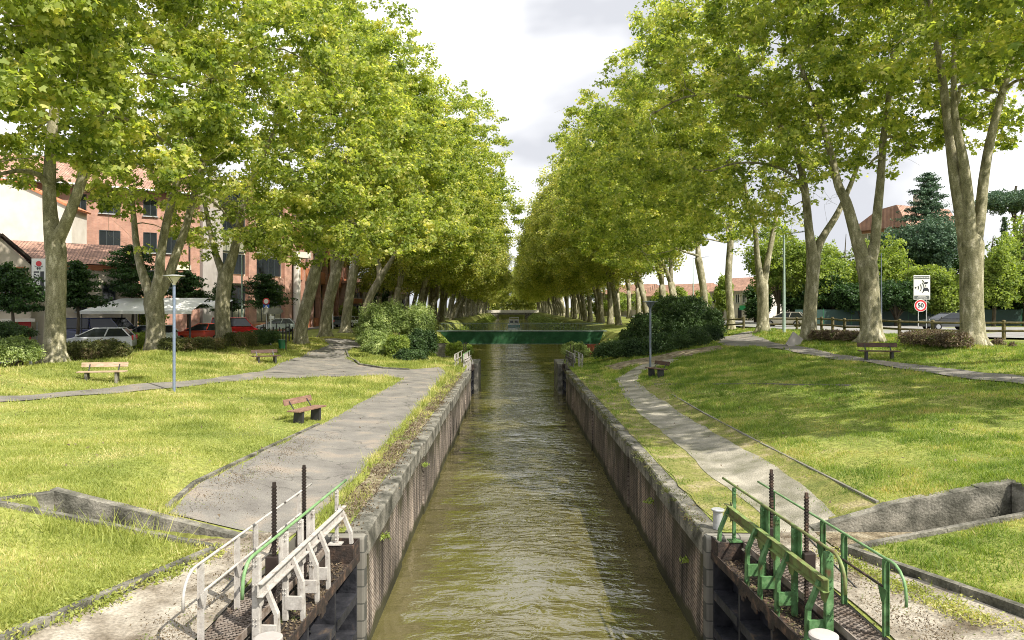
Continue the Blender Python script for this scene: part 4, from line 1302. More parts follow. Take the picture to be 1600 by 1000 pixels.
# boat
YQ = 225.0
r = empty('canal_boat', (.6, YQ, ZW), 0, 'small teal and white cabin boat moored far along the canal', 'boat')
m = MB()
hull = [(-1.75, 0.0), (-1.95, .9), (1.95, .9), (1.75, 0)]
m.prism([(a, b - .15) for a, b in hull], 0, 8, 'XZ')
m.build('hull', car_paint('teal_hull_paint', (.05, .20, .20)), r, bevel=.08)
MB().bx(-1.9, 1.9, -.02, 8.02, .76, .88).build('gunwale', M['whitepaint'], r)
m = MB(); m.prism([(-1.5, .88), (1.5, .88), (1.3, 2.3), (-1.3, 2.3)], 1.4, 6, 'XZ'); m.build('cabin', M['whitepaint'], r, bevel=.08)
for xx in (-.68, .68):
    MB().bx(xx - .5, xx + .5, 1.37, 1.399, 1.25, 2.0).build('window', M['glass'], r)
MB().bx(-1.5, 1.5, 1.0, 6.2, 2.302, 2.40).build('cabin_roof', M['creampaint'], r)
m = MB()
for xx in (-1.4, 1.4):
    for yy in (.2, 1.2):
        m.tube([(xx, yy, .88), (xx, yy, 2.9)], .04, 6)
m.build('canopy_post', M['galv'], r)
MB().bx(-1.5, 1.5, .1, 2.4, 2.9, 2.98).build('canopy', M['awning'], r)
# ------------------------------------------------------------------ buildings
def building(name, A, B, z0, label, cat='building'):
    """root at A; local +X runs along the facade to B, local -Y looks out"""
    A, B = Vector(A), Vector(B)
    a = math.atan2(B.y - A.y, B.x - A.x)
    r = empty(name, (A.x, A.y, z0), a, label, cat)
    return r, (B - A).length

def window(r, x0, x1, z0, z1, frame=None, glass=None, mull=1, y=0.0, sill=True, bars=0):
    frame = frame or M['frame_dark']; glass = glass or M['glass']
    t = .06
    m = MB()
    for (a, b, c, d) in ((x0, x0 + t, z0, z1), (x1 - t, x1, z0, z1), (x0 + t + .001, x1 - t - .001, z0, z0 + t), (x0 + t + .001, x1 - t - .001, z1 - t, z1)):
        m.bx(a, b, y - .09, y + .02, c, d)
    for k in range(1, mull + 1):
        x = x0 + (x1 - x0) * k / (mull + 1)
        m.bx(x - t / 2, x + t / 2, y - .085, y + .01, z0 + t + .001, z1 - t - .001)
    for k in range(1, bars + 1):
        zz = z0 + (z1 - z0) * k / (bars + 1)
        m.bx(x0 + t + .001, x1 - t - .001, y - .078, y + .012, zz - .03, zz + .03)
    w = m.build('window', frame, r)
    MB().bx(x0 + t * .5, x1 - t * .5, y - .04, y - .015, z0 + t * .5, z1 - t * .5).build('pane', glass, w)
    if sill:
        MB().bx(x0 - .1, x1 + .1, y - .18, y - .0, z0 - .09, z0 - .003).build('sill', M['galv'], w)
    return w

def at(px, Y):
    return ((px - 800) / F * Y, Y)
def zat(py, Y):
    return CAMZ - (py - 480) / F * Y

ZG = 1.3
# 1  long salmon brick building with tiled roof
r, LN = building('brick_building', at(-120, 60), at(312, 72), ZG, 'long salmon brick building with tiled roof behind the left trees')
MB().bx(0, LN, .0, 14, -.3, 13.6).build('wall', M['brick'], r)
m = MB()
m.add([(-.6, -.9, 13.65), (LN + .3, -.9, 13.65), (LN + .3, 7, 17.2), (-.6, 7, 17.2), (-.6, 15, 13.65), (LN + .3, 15, 13.65)], [(0, 1, 2, 3), (3, 2, 5, 4), (0, 3, 4), (1, 5, 2), (0, 4, 5, 1)])
m.build('roof', M['tiles'], r)
MB().tube([(-.6, -.98, 13.6), (LN + .3, -.98, 13.6)], .11, 8).build('gutter', M['galv'], r)
def fx(px):      # facade x of a photo column
    a = Vector(at(-120, 60)); b = Vector(at(312, 72)); d = (b - a).normalized()
    # solve (a + t d) on ray px
    k = (px - 800) / F
    return (k * a.y - a.x) / (d.x - k * d.y)
for (a, b) in ((20, 60), (116, 135), (155, 188), (224, 245), (258, 276)):
    x0, x1 = fx(a), fx(b)
    yy = 66
    window(r, x0, x1, 7.85, 9.75, mull=1 if b - a < 25 else 2)
    window(r, x0, x1, 11.3, 12.9, mull=1 if b - a < 25 else 2)
    window(r, x0, x1, 4.3, 6.2, mull=1)
MB().tube([(fx(296), -.1, 0), (fx(296), -.1, 13.5)], .07, 8).build('downpipe', M['rustpaint'], r)
MB().bx(fx(262), LN - .8, -.12, -.005, 6.3, 6.75).build('string_course', M['creampaint'], r)
# 2  low restaurant with beige walls, tiled roof, gable
r, LN = building('restaurant', at(-60, 47), at(215, 54), ZG, 'low beige restaurant with tiled roof and brick cornice at the far left')
def fr(px):
    a = Vector(at(-60, 47)); b = Vector(at(215, 54)); d = (b - a).normalized(); k = (px - 800) / F
    return (k * a.y - a.x) / (d.x - k * d.y)
MB().bx(0, LN, 0, 8, -.3, 5.3).build('wall', M['render_beige'], r)
m = MB()
m.add([(-.4, -.6, 5.72), (LN + .3, -.6, 5.72), (LN + .3, 6.0, 7.6), (-.4, 6.0, 7.6), (LN + .3, 8.5, 5.72), (-.4, 8.5, 5.72)], [(0, 1, 2, 3), (3, 2, 4, 5), (0, 3, 5), (1, 4, 2), (0, 5, 4, 1)])
m.build('roof', M['tiles'], r)
m = MB()
for k, (z, o) in enumerate(((5.30, .12), (5.42, .24), (5.55, .36))):
    m.bx(fr(48), LN + .1, -o, -.003 - .002 * k, z, z + .115)
m.build('cornice', M['orangebrick_plain'], r)
# small gable at the left with raking eaves
gx0, gx1 = fr(-50), fr(44)
m = MB(); m.prism([(gx0, -.3), (gx1, -.3), (gx1, 5.5), ((gx0 + gx1) / 2, 7.2), (gx0, 5.5)], -.9, -.005, 'XZ'); m.build('gable', M['render_beige'], r)
m = MB()
gm = (gx0 + gx1) / 2
m.beam((gx0 - .4, -.6, 5.42), (gm, -.6, 7.42), 1.2, .14, up=(0, 0, 1)); m.beam((gx1 + .5, -.6, 5.40), (gm, -.6, 7.42), 1.2, .14)
m.build('gable_eave', M['rustpaint'], r)
m = MB(); m.bx(gx0, gx1 - .3, -.99, -.905, 4.9, 5.35); m.build('brick_band', M['orangebrick_plain'], r)
w = window(r, fr(-14), fr(15), 2.55, 4.5, frame=M['orangebrick_plain'], mull=2, y=-.92, bars=1)
window(r, fr(-48), fr(-25), 2.55, 4.5, frame=M['orangebrick_plain'], mull=2, y=-.92, bars=1)
# shop front in red with white window and canopy
MB().bx(fr(-50), fr(47), -1.7, -.91, 1.75, 1.95).build('canopy', M['render_white'], r)
MB().bx(fr(-50), fr(44), -1.05, -.915, .0, 1.74).build('red_shopfront', M['red'], r)
window(r, fr(20), fr(38), .1, 1.45, frame=M['whitepaint'], mull=1, y=-1.06, sill=False)
window(r, fr(-10), fr(12), .3, 1.5, frame=M['frame_dark'], mull=1, y=-1.06, sill=False)
MB().tube([(fr(56), -.35, 0), (fr(56), -.35, 1.7)], .05, 8).build('downpipe', M['galv'], r)
for a, b in ((118, 136), (160, 180)):
    window(r, fr(a), fr(b), 2.4, 4.3, mull=1)
# PARKING banner
p = W(61, 434, 46.6)
r = empty('parking_banner', (p.x, 46.6, p.z), R(8), 'white vertical banner with red dot and sideways PARKING lettering', 'banner')
s_ = 46.6 / F
MB().bx(-10.5 * s_, 10.5 * s_, -.03, .03, -31 * s_, 30 * s_).build('panel', M['whitepaint'], r)
q = MB(); q.tube([(0, -.05, 22 * s_), (0, -.031, 22 * s_)], 4.2 * s_, 20); q.build('red_dot', M['signred'], r)
q = MB()
pts = [(-6 * s_, -.045, 18.5 * s_), (-3 * s_, -.045, 16.8 * s_), (3 * s_, -.045, 16.8 * s_), (6 * s_, -.045, 18.5 * s_)]
q.tube(pts, .02, 6)
q.tube([(-1.6 * s_, -.045, 16.5 * s_), (-1.6 * s_, -.045, 12 * s_)], .02, 6); q.tube([(1.6 * s_, -.045, 16.5 * s_), (1.6 * s_, -.045, 12 * s_)], .02, 6)
q.tube([(-3 * s_, -.045, 14.3 * s_), (3 * s_, -.045, 14.3 * s_)], .02, 6)
q.build('arched_symbol', M['signblack'], r)
MB().bx(-7.2 * s_, .5 * s_, -.045, -.031, -29 * s_, 10 * s_).build('dark_panel', M['signblack'], r)
MB().bx(2.2 * s_, 7.4 * s_, -.045, -.031, -29 * s_, 10 * s_).build('dark_panel', M['signblack'], r)
text('lettering', 'PARKING', 8.3 * s_, M['whitepaint'], r, (-3.3 * s_, -.05, -9.5 * s_), rot=(R(90), R(90), 0), bold=.012)
MB().beam((-8 * s_, .03, 25 * s_), (-8 * s_, .75, 25 * s_), .05, .05).build('bracket', M['darkmetal'], r)
# beige gabled wall rising behind the restaurant
r, LN = building('gabled_house', at(-150, 57), at(112, 59), ZG, 'tall blank beige gable with brick edging behind the restaurant')
xg = LN
m = MB(); m.prism([(0, -.3), (LN, -.3), (LN, 10.6), (LN - 4.0, 12.5), (0, 13.9)], 0, 3, 'XZ'); m.build('wall', M['render_white'], r)
m = MB(); m.beam((LN + .3, 1.45, 10.56), (LN - 4.0, 1.45, 12.60), 3.2, .16); m.beam((LN - 4.0, 1.45, 12.60), (0, 1.45, 14.0), 3.2, .16); m.build('verge', M['orangebrick_plain'], r)
# white canvas terrace roof
p = W(228, 500, 50)
r = empty('terrace_awning', (p.x, 50, ZG), R(3), 'long white canvas awning over the restaurant terrace', 'awning')
m = MB(); m.add([(-3.6, -1.5, 2.45), (3.6, -1.5, 2.45), (3.6, 1.6, 3.35), (-2.3, 1.6, 3.35), (-3.6, -1.5, 2.25), (3.6, -1.5, 2.25)], [(0, 1, 2, 3), (4, 5, 1, 0)]); m.build('canvas', M['awning'], r)
for xx in (-3.5, 0, 3.5):
    MB().tube([(xx, -1.45, 0), (xx, -1.45, 2.4)], .04, 8).build('post', M['darkmetal'], r)
    MB().tube([(xx * .66, 1.55, 0), (xx * .66, 1.55, 3.3)], .04, 8).build('post', M['darkmetal'], r)
p = W(290, 500, 58)
r = empty('terrace_awning', (p.x, 58, ZG), R(3), 'second white awning further right behind the small dark trees', 'awning')
m = MB(); m.add([(-3.0, -1.5, 2.6), (3.2, -1.5, 2.6), (3.2, 1.6, 3.3), (-3.0, 1.6, 3.3)], [(0, 1, 2, 3)]); m.build('canvas', M['awning'], r)
for xx in (-2.9, 3.1):
    MB().tube([(xx, -1.4, 0), (xx, -1.4, 2.6)], .04, 8).build('post', M['darkmetal'], r)
    MB().tube([(xx, 1.5, 0), (xx, 1.5, 3.25)], .04, 8).build('post', M['darkmetal'], r)

# 3  office block: concrete shaft, brick piers, dark strip windows
r, LN = building('office_building', at(312, 72.5), at(456, 86), ZG, 'brick and glass office building with tall piers behind the left trunks')
def fo(px):
    a = Vector(at(312, 72.5)); b = Vector(at(456, 86)); d = (b - a).normalized(); k = (px - 800) / F
    return (k * a.y - a.x) / (d.x - k * d.y)
MB().bx(fo(343), LN, .25, 12, -.3, 16).build('wall', M['creampaint'], r)
MB().bx(0, fo(343), -.4, 3, -.3, 12.6).build('concrete_shaft', M['greyconc'], r)
for a, b in ((386, 398), (442, 453)):
    MB().bx(fo(a), fo(b), -.25, .24, -.3, 15.8).build('brick_pier', M['brick'], r)
MB().bx(fo(344), fo(385), -.2, .24, 5.2, 6.0).build('brick_band', M['brick'], r)
MB().bx(fo(399), fo(441), -.2, .24, 5.2, 6.0).build('brick_band', M['brick'], r)
MB().bx(fo(344), LN, -.3, .24, -.3, .9).build('plinth', M['orangebrick_plain'], r)
for z0, z1, g in ((1.1, 2.9, 'glass_pale'), (3.0, 5.0, 'glass'), (6.2, 8.3, 'glass'), (8.5, 10.4, 'glass_pale'), (10.7, 12.8, 'glass'), (13.1, 15.0, 'glass')):
    window(r, fo(345), fo(384), z0, z1, glass=M[g], mull=3, y=.2, sill=False)
    window(r, fo(400), fo(440), z0, z1, glass=M[g], mull=3, y=.2, sill=False)
MB().tube([(LN + .4, -.4, -.3), (LN + .4, -.4, 8.5)], .42, 14).build('white_column', M['render_white'], r)
MB().bx(LN - .3, LN + 2.5, -.9, 4, 8.52, 9.2).build('white_slab', M['render_white'], r)
r, LN = building('office_wing', at(457, 87), at(541, 135), ZG, 'receding office wing of red brick piers and dark glass between trunks')
MB().bx(0, LN, .5, 12, -.3, 16.5).build('wall', M['darkmetal'], r)
n = 8
for k in range(n + 1):
    x = LN * k / n
    MB().bx(max(0, x - .5), min(LN, x + .5), -.3, .49, -.3, 13.5).build('brick_pier', M['brick'], r)
for z in (.0, 6.1, 10.4):
    for k in range(n):
        MB().bx(LN * k / n + .51, LN * (k + 1) / n - .51, -.1, .48, z, z + (1.7 if z else 1.2)).build('brick_band', M['orangebrick_plain'], r)
for k in range(n):
    xa, xb = LN * k / n + .55, LN * (k + 1) / n - .55
    for z0, z1 in ((1.3, 6.0), (7.9, 10.3), (12.2, 13.4)):
        window(r, xa, xb, z0, z1, mull=2, y=.42, sill=False)
r, LN = building('brick_annex', at(540, 128), at(574, 150), ZG, 'smaller brick annex with dark balconies past the office wing')
MB().bx(0, LN, 0, 9, -.3, 6.8).build('wall', M['brick'], r)
MB().bx(-.5, LN + .4, -.8, 9.5, 6.82, 7.3).build('roof', M['tiles'], r)
for z0, z1 in ((1.0, 3.2), (4.4, 6.6)):
    for k in range(3):
        window(r, LN * k / 3 + .5, LN * (k + 1) / 3 - .5, z0, z1, mull=1)
MB().bx(0, LN, -.7, -.01, 3.4, 4.3).build('balcony', M['orangebrick_plain'], r)
r, LN = building('tiled_house', at(590, 150), at(640, 165), ZG, 'low house with tiled roof between the left trunks')
MB().bx(0, LN, 0, 9, -.3, 5.6).build('wall', M['render_white'], r)
m = MB(); m.add([(-.5, -.6, 5.6), (LN + .5, -.6, 5.6), (LN + .5, 5, 8.8), (-.5, 5, 8.8), (LN + .5, 10, 5.6), (-.5, 10, 5.6)], [(0, 1, 2, 3), (3, 2, 4, 5), (0, 3, 5), (1, 4, 2), (0, 5, 4, 1)]); m.build('roof', M['tiles'], r)
for k in range(3):
    window(r, LN * k / 3 + .6, LN * (k + 1) / 3 - .6, 2.6, 4.4, mull=1)

# right-hand houses
def simple_house(name, pa, Ya, pb, Yb, hz, rz, wallm, label, wins, z0=2.0, roofm='tiles', depth=9):
    r, LN = building(name, at(pa, Ya), at(pb, Yb), z0, label, 'house')
    MB().bx(0, LN, 0, depth, -.3, hz).build('wall', wallm, r)
    m = MB(); m.add([(-.5, -.6, hz - .02), (LN + .5, -.6, hz - .02), (LN + .5, depth / 2, rz), (-.5, depth / 2, rz), (LN + .5, depth + .6, hz - .02), (-.5, depth + .6, hz - .02)],
                    [(0, 1, 2, 3), (3, 2, 4, 5), (0, 3, 5), (1, 4, 2), (0, 5, 4, 1)]); m.build('roof', M[roofm], r)
    for (a, b, c, d) in wins:
        window(r, a * LN, b * LN, c, d, frame=M['whitepaint'], mull=1)
    return r, LN
r, LN = simple_house('pharmacy_house', 1108, 112, 1178, 104, 4.4, 6.5, M['render_white'], 'pale tiled house with small green shop sign beyond the right trees',
                     [(.08, .24, 2.6, 3.9), (.36, .44, 2.6, 3.9), (.62, .70, 2.6, 3.9), (.76, .84, 2.6, 3.9), (.10, .2, .3, 1.6)])
MB().bx(LN * .72, LN * .90, -.25, -.02, 1.6, 2.25).build('green_sign', M['greensign'], r)
MB().bx(LN * .02, LN * .16, -.25, -.02, .7, 1.5).build('green_sign', M['greensign'], r)
MB().bx(LN * .66, LN * .74, -.03, -.005, .0, 1.9).build('door', M['darkmetal'], r)
simple_house('terraced_house', 1008, 135, 1082, 125, 4.0, 6.2, M['render_white'], 'low white house with pinkish roof behind the right row of trunks',
             [(.1, .25, 2.2, 3.5), (.4, .55, 2.2, 3.5), (.7, .85, 2.2, 3.5)])
simple_house('terraced_house', 940, 170, 1000, 160, 5.0, 7.2, M['render_beige'], 'beige house glimpsed far between the right trunks',
             [(.1, .25, 3, 4.4), (.4, .55, 3, 4.4), (.7, .85, 3, 4.4)])
simple_house('terraced_house', 1182, 122, 1240, 118, 4.0, 5.8, M['render_white'], 'white house mostly hidden by trees right of the green shop sign', [(.2, .4, 2.2, 3.5), (.6, .8, 2.2, 3.5)])
# brick house roofs above the garden trees
r, LN = building('brick_house', at(1336, 112), at(1420, 104), 2.0, 'brick house with shallow tiled roof and chimney above the garden trees', 'house')
MB().bx(0, LN, 0, 10, -.3, 13.4).build('wall', M['brick'], r)
m = MB(); m.prism([(-.6, 13.42), (LN + .5, 13.42), (LN * .85, 16.6), (LN * .5, 16.2)], -.8, 11, 'XZ'); m.build('roof', M['tiles'], r)
MB().bx(LN * .83, LN * .93, 3, 4.2, 14.5, 18.2).build('chimney', M['render_beige'], r)
window(r, LN * .12, LN * .38, 10.8, 13.0, frame=M['whitepaint'], glass=M['glass_pale'], mull=1)
simple_house('tiled_house', 1560, 130, 1660, 118, 11.2, 13.6, M['render_beige'], 'tiled roof just showing behind the umbrella pine', [(.1, .2, 7, 9)])

# ------------------------------------------------------------------ cars
def car(px, Y, heading, paint, label, kind='hatch', z=None, ln=4.0, wd=1.7, ht=1.45):
    x = (px - 800) / F * Y
    z = z if z is not None else (ZG + .05 if x < 0 else 2.08)
    r = empty('parked_car', (x, Y, z), heading, label, 'van' if kind == 'van' else 'car', 'cars parked and driving along the street')
    h = ln / 2
    # side profiles: x along the length (front = +x)
    if kind == 'van':
        body = [(-h, .35), (-h, 1.05), (-h + .05, ht * .62), (h * .62, ht * .62), (h * .96, ht * .44), (h, .65), (h, .35)]
        glass = [(-h + .12, ht * .62), (-h + .25, ht - .05), (h * .36, ht - .05), (h * .64, ht * .62)]
        zb = ht * .62
    elif kind == 'wagon':
        body = [(-h, .4), (-h, .95), (-h + .05, 1.0), (h * .55, .95), (h * .97, .78), (h, .5), (h, .3), (-h, .3)]
        glass = [(-h + .08, .99), (-h + .5, ht - .04), (h * .12, ht - .03), (h * .56, .95)]
        zb = .97
    else:
        body = [(-h, .32), (-h, .78), (-h + .06, .95), (h * .46, .93), (h * .93, .74), (h, .5), (h, .3)]
        glass = [(-h + .12, .94), (-h + .55, ht - .05), (h * .02, ht - .03), (h * .50, .93)]
        zb = .94
    hw = wd / 2
    m = MB()
    n = len(body)
    # body tapers slightly in plan towards front and rear and tucks in at the bottom
    vs = []
    for s in (-1, 1):
        for (a, b) in body:
            tp = 1 - .10 * (abs(a) / h) ** 4
            tk = .97 if b < .45 else (1.0 if b < .85 else .96)
            vs.append((a, s * hw * tp * tk, b))
    fs = [tuple(range(n)), tuple(range(2 * n - 1, n - 1, -1))]
    for i in range(n):
        j = (i + 1) % n
        fs.append((j, i, n + i, n + j))
    m.add(vs, fs)
    m.build('body', paint, r, bevel=.06)
    m = MB()
    n = len(glass)
    vs = []
    for s in (-1, 1):
        for (a, b) in glass:
            tk = .94 if b < zb + .1 else .76 if kind != 'van' else .86
            vs.append((a, s * hw * tk, b))
    fs = [tuple(range(n)), tuple(range(2 * n - 1, n - 1, -1))]
    for i in range(n):
        j = (i + 1) % n
        fs.append((j, i, n + i, n + j))
    m.add(vs, fs)
    m.build('windows', M['glass'], r, bevel=.04)
    g1, g2 = glass[1], glass[2]
    tk = .76 if kind != 'van' else .86
    m = MB(); m.bx(g1[0] - .04, g2[0] + .05, -hw * tk - .015, hw * tk + .015, ht - .055, ht)
    m.build('roof', paint, r, bevel=.025)
    for s in (-1, 1):
        for (a, b) in ((glass[0], glass[1]), (glass[3], glass[2]), (((glass[0][0] + glass[3][0]) / 2 - .1, zb), ((g1[0] + g2[0]) / 2, ht - .05))):
            m = MB(); m.beam((a[0], s * hw * .945, a[1]), (b[0], s * hw * (tk + .005), b[1]), .05, .05)
            m.build('pillar', paint, r)
    for wx in (-h * .62, h * .62):
        for s in (-1, 1):
            m = MB(); m.tube([(wx, s * (hw - .20), .31), (wx, s * (hw + .005), .31)], .31, 20); w = m.build('wheel', M['tyre'], r)
            m = MB(); m.tube([(wx, s * (hw - .02), .31), (wx, s * (hw + .02), .31)], .19, 14); m.build('rim', M['rim'], w)
    for s in (-1, 1):
        MB().box((h * .965, s * hw * .66, .64), (.12, .34, .15)).build('headlight', M['clearlight'], r, bevel=.02)
        MB().box((-h - .0, s * hw * .76, .86 if kind != 'van' else 1.05), (.08, .18, .30)).build('tail_light', M['redlight'], r, bevel=.02)
        MB().box((glass[3][0] - .12, s * (hw + .06), zb + .08), (.10, .16, .12)).build('mirror', paint, r, bevel=.02)
    return r
silver = car_paint('silver_paint', (.52, .53, .56)); blue = car_paint('dark_blue_paint', (.015, .025, .10)); redp = car_paint('red_car_paint', (.50, .045, .02))
red2 = car_paint('crimson_car_paint', (.50, .01, .015)); dark = car_paint('dark_car_paint', (.03, .035, .04)); beige = car_paint('champagne_paint', (.42, .39, .33)); lgreen = car_paint('pale_silver_paint', (.40, .45, .42))
car(152, 43.5, R(197), silver, 'silver hatchback parked behind the low hedge at the left', ln=4.0)
car(165, 49.5, R(-4), blue, 'dark blue van behind the silver hatchback', 'van', ln=4.9, wd=1.85, ht=1.95)
car(232, 50, R(160), lgreen, 'pale silver car half hidden behind the second left tree')
car(311, 55, R(200), redp, 'orange-red hatchback parked beyond the lamp post')
car(369, 58, R(20), red2, 'crimson van just right of the third left tree', 'van', ln=3.9, ht=1.85)
car(432, 78, R(190), lgreen, 'grey-green car parked in front of the brick office building')
car(522, 98, R(120), dark, 'dark car between two leaning left trunks')
car(553, 100, R(60), silver, 'pale car beside the shrubs beyond the leaning trunks')
car(598, 120, R(20), dark, 'dark car far back under the left trees')
car(1226, 73, R(150), beige, 'champagne hatchback behind the log fence and lamp post')
car(1252, 82, R(100), blue, 'blue car mostly hidden behind the champagne hatchback')
car(1482, 62, R(183), dark, 'dark green estate car driving past behind the fence', 'wagon', ln=4.6)

# ------------------------------------------------------------------ foliage tools
def leaves(centres, K, rad, size, rs, out=None, flat=.7, shape='lobed', updir=.7):
    """centres (N,3) -> K leaves around each; returns (verts, k)"""
    N = len(centres)
    c = np.repeat(centres, K, axis=0)
    off = rs.randn(N * K, 3)
    off /= np.linalg.norm(off, axis=1)[:, None] + 1e-9
    off *= (rs.rand(N * K, 1) ** .45) * (rad if np.isscalar(rad) else np.repeat(rad, K)[:, None])
    off[:, 2] *= flat
    p = c + off
    nrm = rs.randn(N * K, 3) * .75
    nrm[:, 2] += updir
    nrm += off / (np.linalg.norm(off, axis=1)[:, None] + 1e-6) * .45
    nrm /= np.linalg.norm(nrm, axis=1)[:, None]
    t = rs.randn(N * K, 3)
    t[:, 2] -= .35
    t -= nrm * (t * nrm).sum(1)[:, None]
    t /= np.linalg.norm(t, axis=1)[:, None]
    b = np.cross(nrm, t)
    s = size * rs.uniform(.65, 1.25, (N * K, 1))
    if shape == 'lobed':
        pts = [(-.05, 0), (.50, .22), (.26, .46), (0, 1.0), (-.26, .46), (-.50, .22)]
        pts = [(.0, 0), (.42, -.02), (.62, .52), (.24, .50), (.0, 1.0), (-.24, .50), (-.62, .52), (-.42, -.02)]
    elif shape == 'quad':
        pts = [(0, 0), (.42, .45), (0, 1), (-.42, .45)]
    else:
        pts = [(0, 0), (.09, .5), (0, 1), (-.09, .5)]
    V = np.stack([p + (b * x + t * y) * s - nrm * (abs(x) * .18) * s for x, y in pts], 1)
    return V.reshape(-1, 3), len(pts)

def grow(limbs, centre, radii, rs, n1=26, n2=110, n3=420, shell=.55, zmin=None, twig=.012, squash=None):
    """limbs: list of [(x,y,z,r)...]. Attractor points in an ellipsoid are joined to the nearest wood, coarse to fine."""
    wood = MB()
    nodes, nr, nd = [], [], []
    for l in limbs:
        pts = [Vector(p[:3]) for p in l]
        wood.tube(pts, [p[3] for p in l], 12 if l[0][3] > .25 else 9)
        for i in range(len(l) - 1):
            for k in range(2):
                t = k / 2
                q = pts[i].lerp(pts[i + 1], t)
                if q.z > limbs[0][-1][2] * .75:
                    nodes.append(tuple(q)); nr.append(l[i][3] * (1 - t) + l[i + 1][3] * t); nd.append(tuple((pts[i + 1] - pts[i]).normalized()))
    C, RD = np.array(centre), np.array(radii)
    def sample(n, lo):
        out_ = []
        while len(out_) < n:
            d = rs.randn(3); d /= np.linalg.norm(d)
            rr_ = lo + (1 - lo) * rs.rand() ** .6
            lump = 1 + .16 * math.sin(d[0] * 5 + d[2] * 3 + C[0]) + .12 * math.sin(d[1] * 7 - d[2] * 6 + C[1]) + .08 * math.sin(d[2] * 11 + d[0] * 9)
            q = C + d * RD * rr_ * lump
            if zmin is not None and q[2] < zmin + rs.rand() * 1.5:
                continue
            out_.append(q)
        return out_
    tips = []
    for lvl, (n, lo, r0, seg) in enumerate(((n1, .35, .13, 6), (n2, shell, .05, 5), (n3, shell, .022, 3))):
        att = sample(n, lo)
        att.sort(key=lambda q: np.min(np.sum((np.array(nodes[:60]) - q) ** 2, 1)))
        for q in att:
            A = np.array(nodes)
            dv = q - A
            d2 = (dv ** 2).sum(1) + np.where(dv[:, 2] < -.5, 6.0, 0) * (lvl == 0)
            i = int(np.argmin(d2))
            a = Vector(nodes[i]); b = Vector(q)
            ln = (b - a).length
            if ln < .15:
                continue
            dr = Vector(nd[i])
            mid = a + dr * ln * .35 + Vector(rs.randn(3) * ln * .08) + Vector((0, 0, ln * .12))
            ra = min(nr[i] * .75, r0 * (1 + ln * .12))
            rb = max(twig * .6, ra * .3)
            pts, rr_ = [], []
            prev = None
            for k in range(seg + 1):
                t = k / seg
                w = a * (1 - t) ** 2 + mid * 2 * t * (1 - t) + b * t * t
                if 0 < k < seg:
                    w = w + Vector(rs.randn(3) * ln * .02)
                pts.append(w); rr_.append(ra * (1 - t) + rb * t)
            wood.tube(pts, rr_, (7, 5, 3)[lvl], caps=False)
            for k in range(1, seg + 1):
                nodes.append(tuple(pts[k])); nr.append(rr_[k]); nd.append(tuple((pts[k] - pts[k - 1]).normalized()))
            if lvl >= 1:
                tips.append(q)
                if lvl == 2 or rs.rand() < .5:
                    tips.append(np.array(pts[seg // 2 + 1]) if seg > 2 else q)
    return wood, np.array(tips)

def smooth(l, k=3):
    """Catmull-Rom through the points of a limb (x, y, z, r)"""
    P = [np.array(p) for p in l]
    P = [2 * P[0] - P[1]] + P + [2 * P[-1] - P[-2]]
    o = []
    for i in range(1, len(P) - 2):
        for j in range(k):
            t = j / k
            q = .5 * ((2 * P[i]) + (-P[i - 1] + P[i + 1]) * t + (2 * P[i - 1] - 5 * P[i] + 4 * P[i + 1] - P[i + 2]) * t * t + (-P[i - 1] + 3 * P[i] - 3 * P[i + 1] + P[i + 2]) * t ** 3)
            o.append(tuple(q))
    o.append(tuple(P[-2]))
    return o

def roots(wood, r, rs, n=6):
    """flaring root buttresses"""
    for k in range(n):
        a = k * 6.283 / n + rs.uniform(-.35, .35)
        c, s_ = math.cos(a), math.sin(a)
        e = r * rs.uniform(1.5, 2.1)
        wood.tube([(c * r * .45, s_ * r * .45, 1.2), (c * r * .72, s_ * r * .72, .45), (c * r * 1.15, s_ * r * 1.15, .12), (c * e, s_ * e, -.12)], [r * .40, r * .42, r * .30, r * .12], 8)

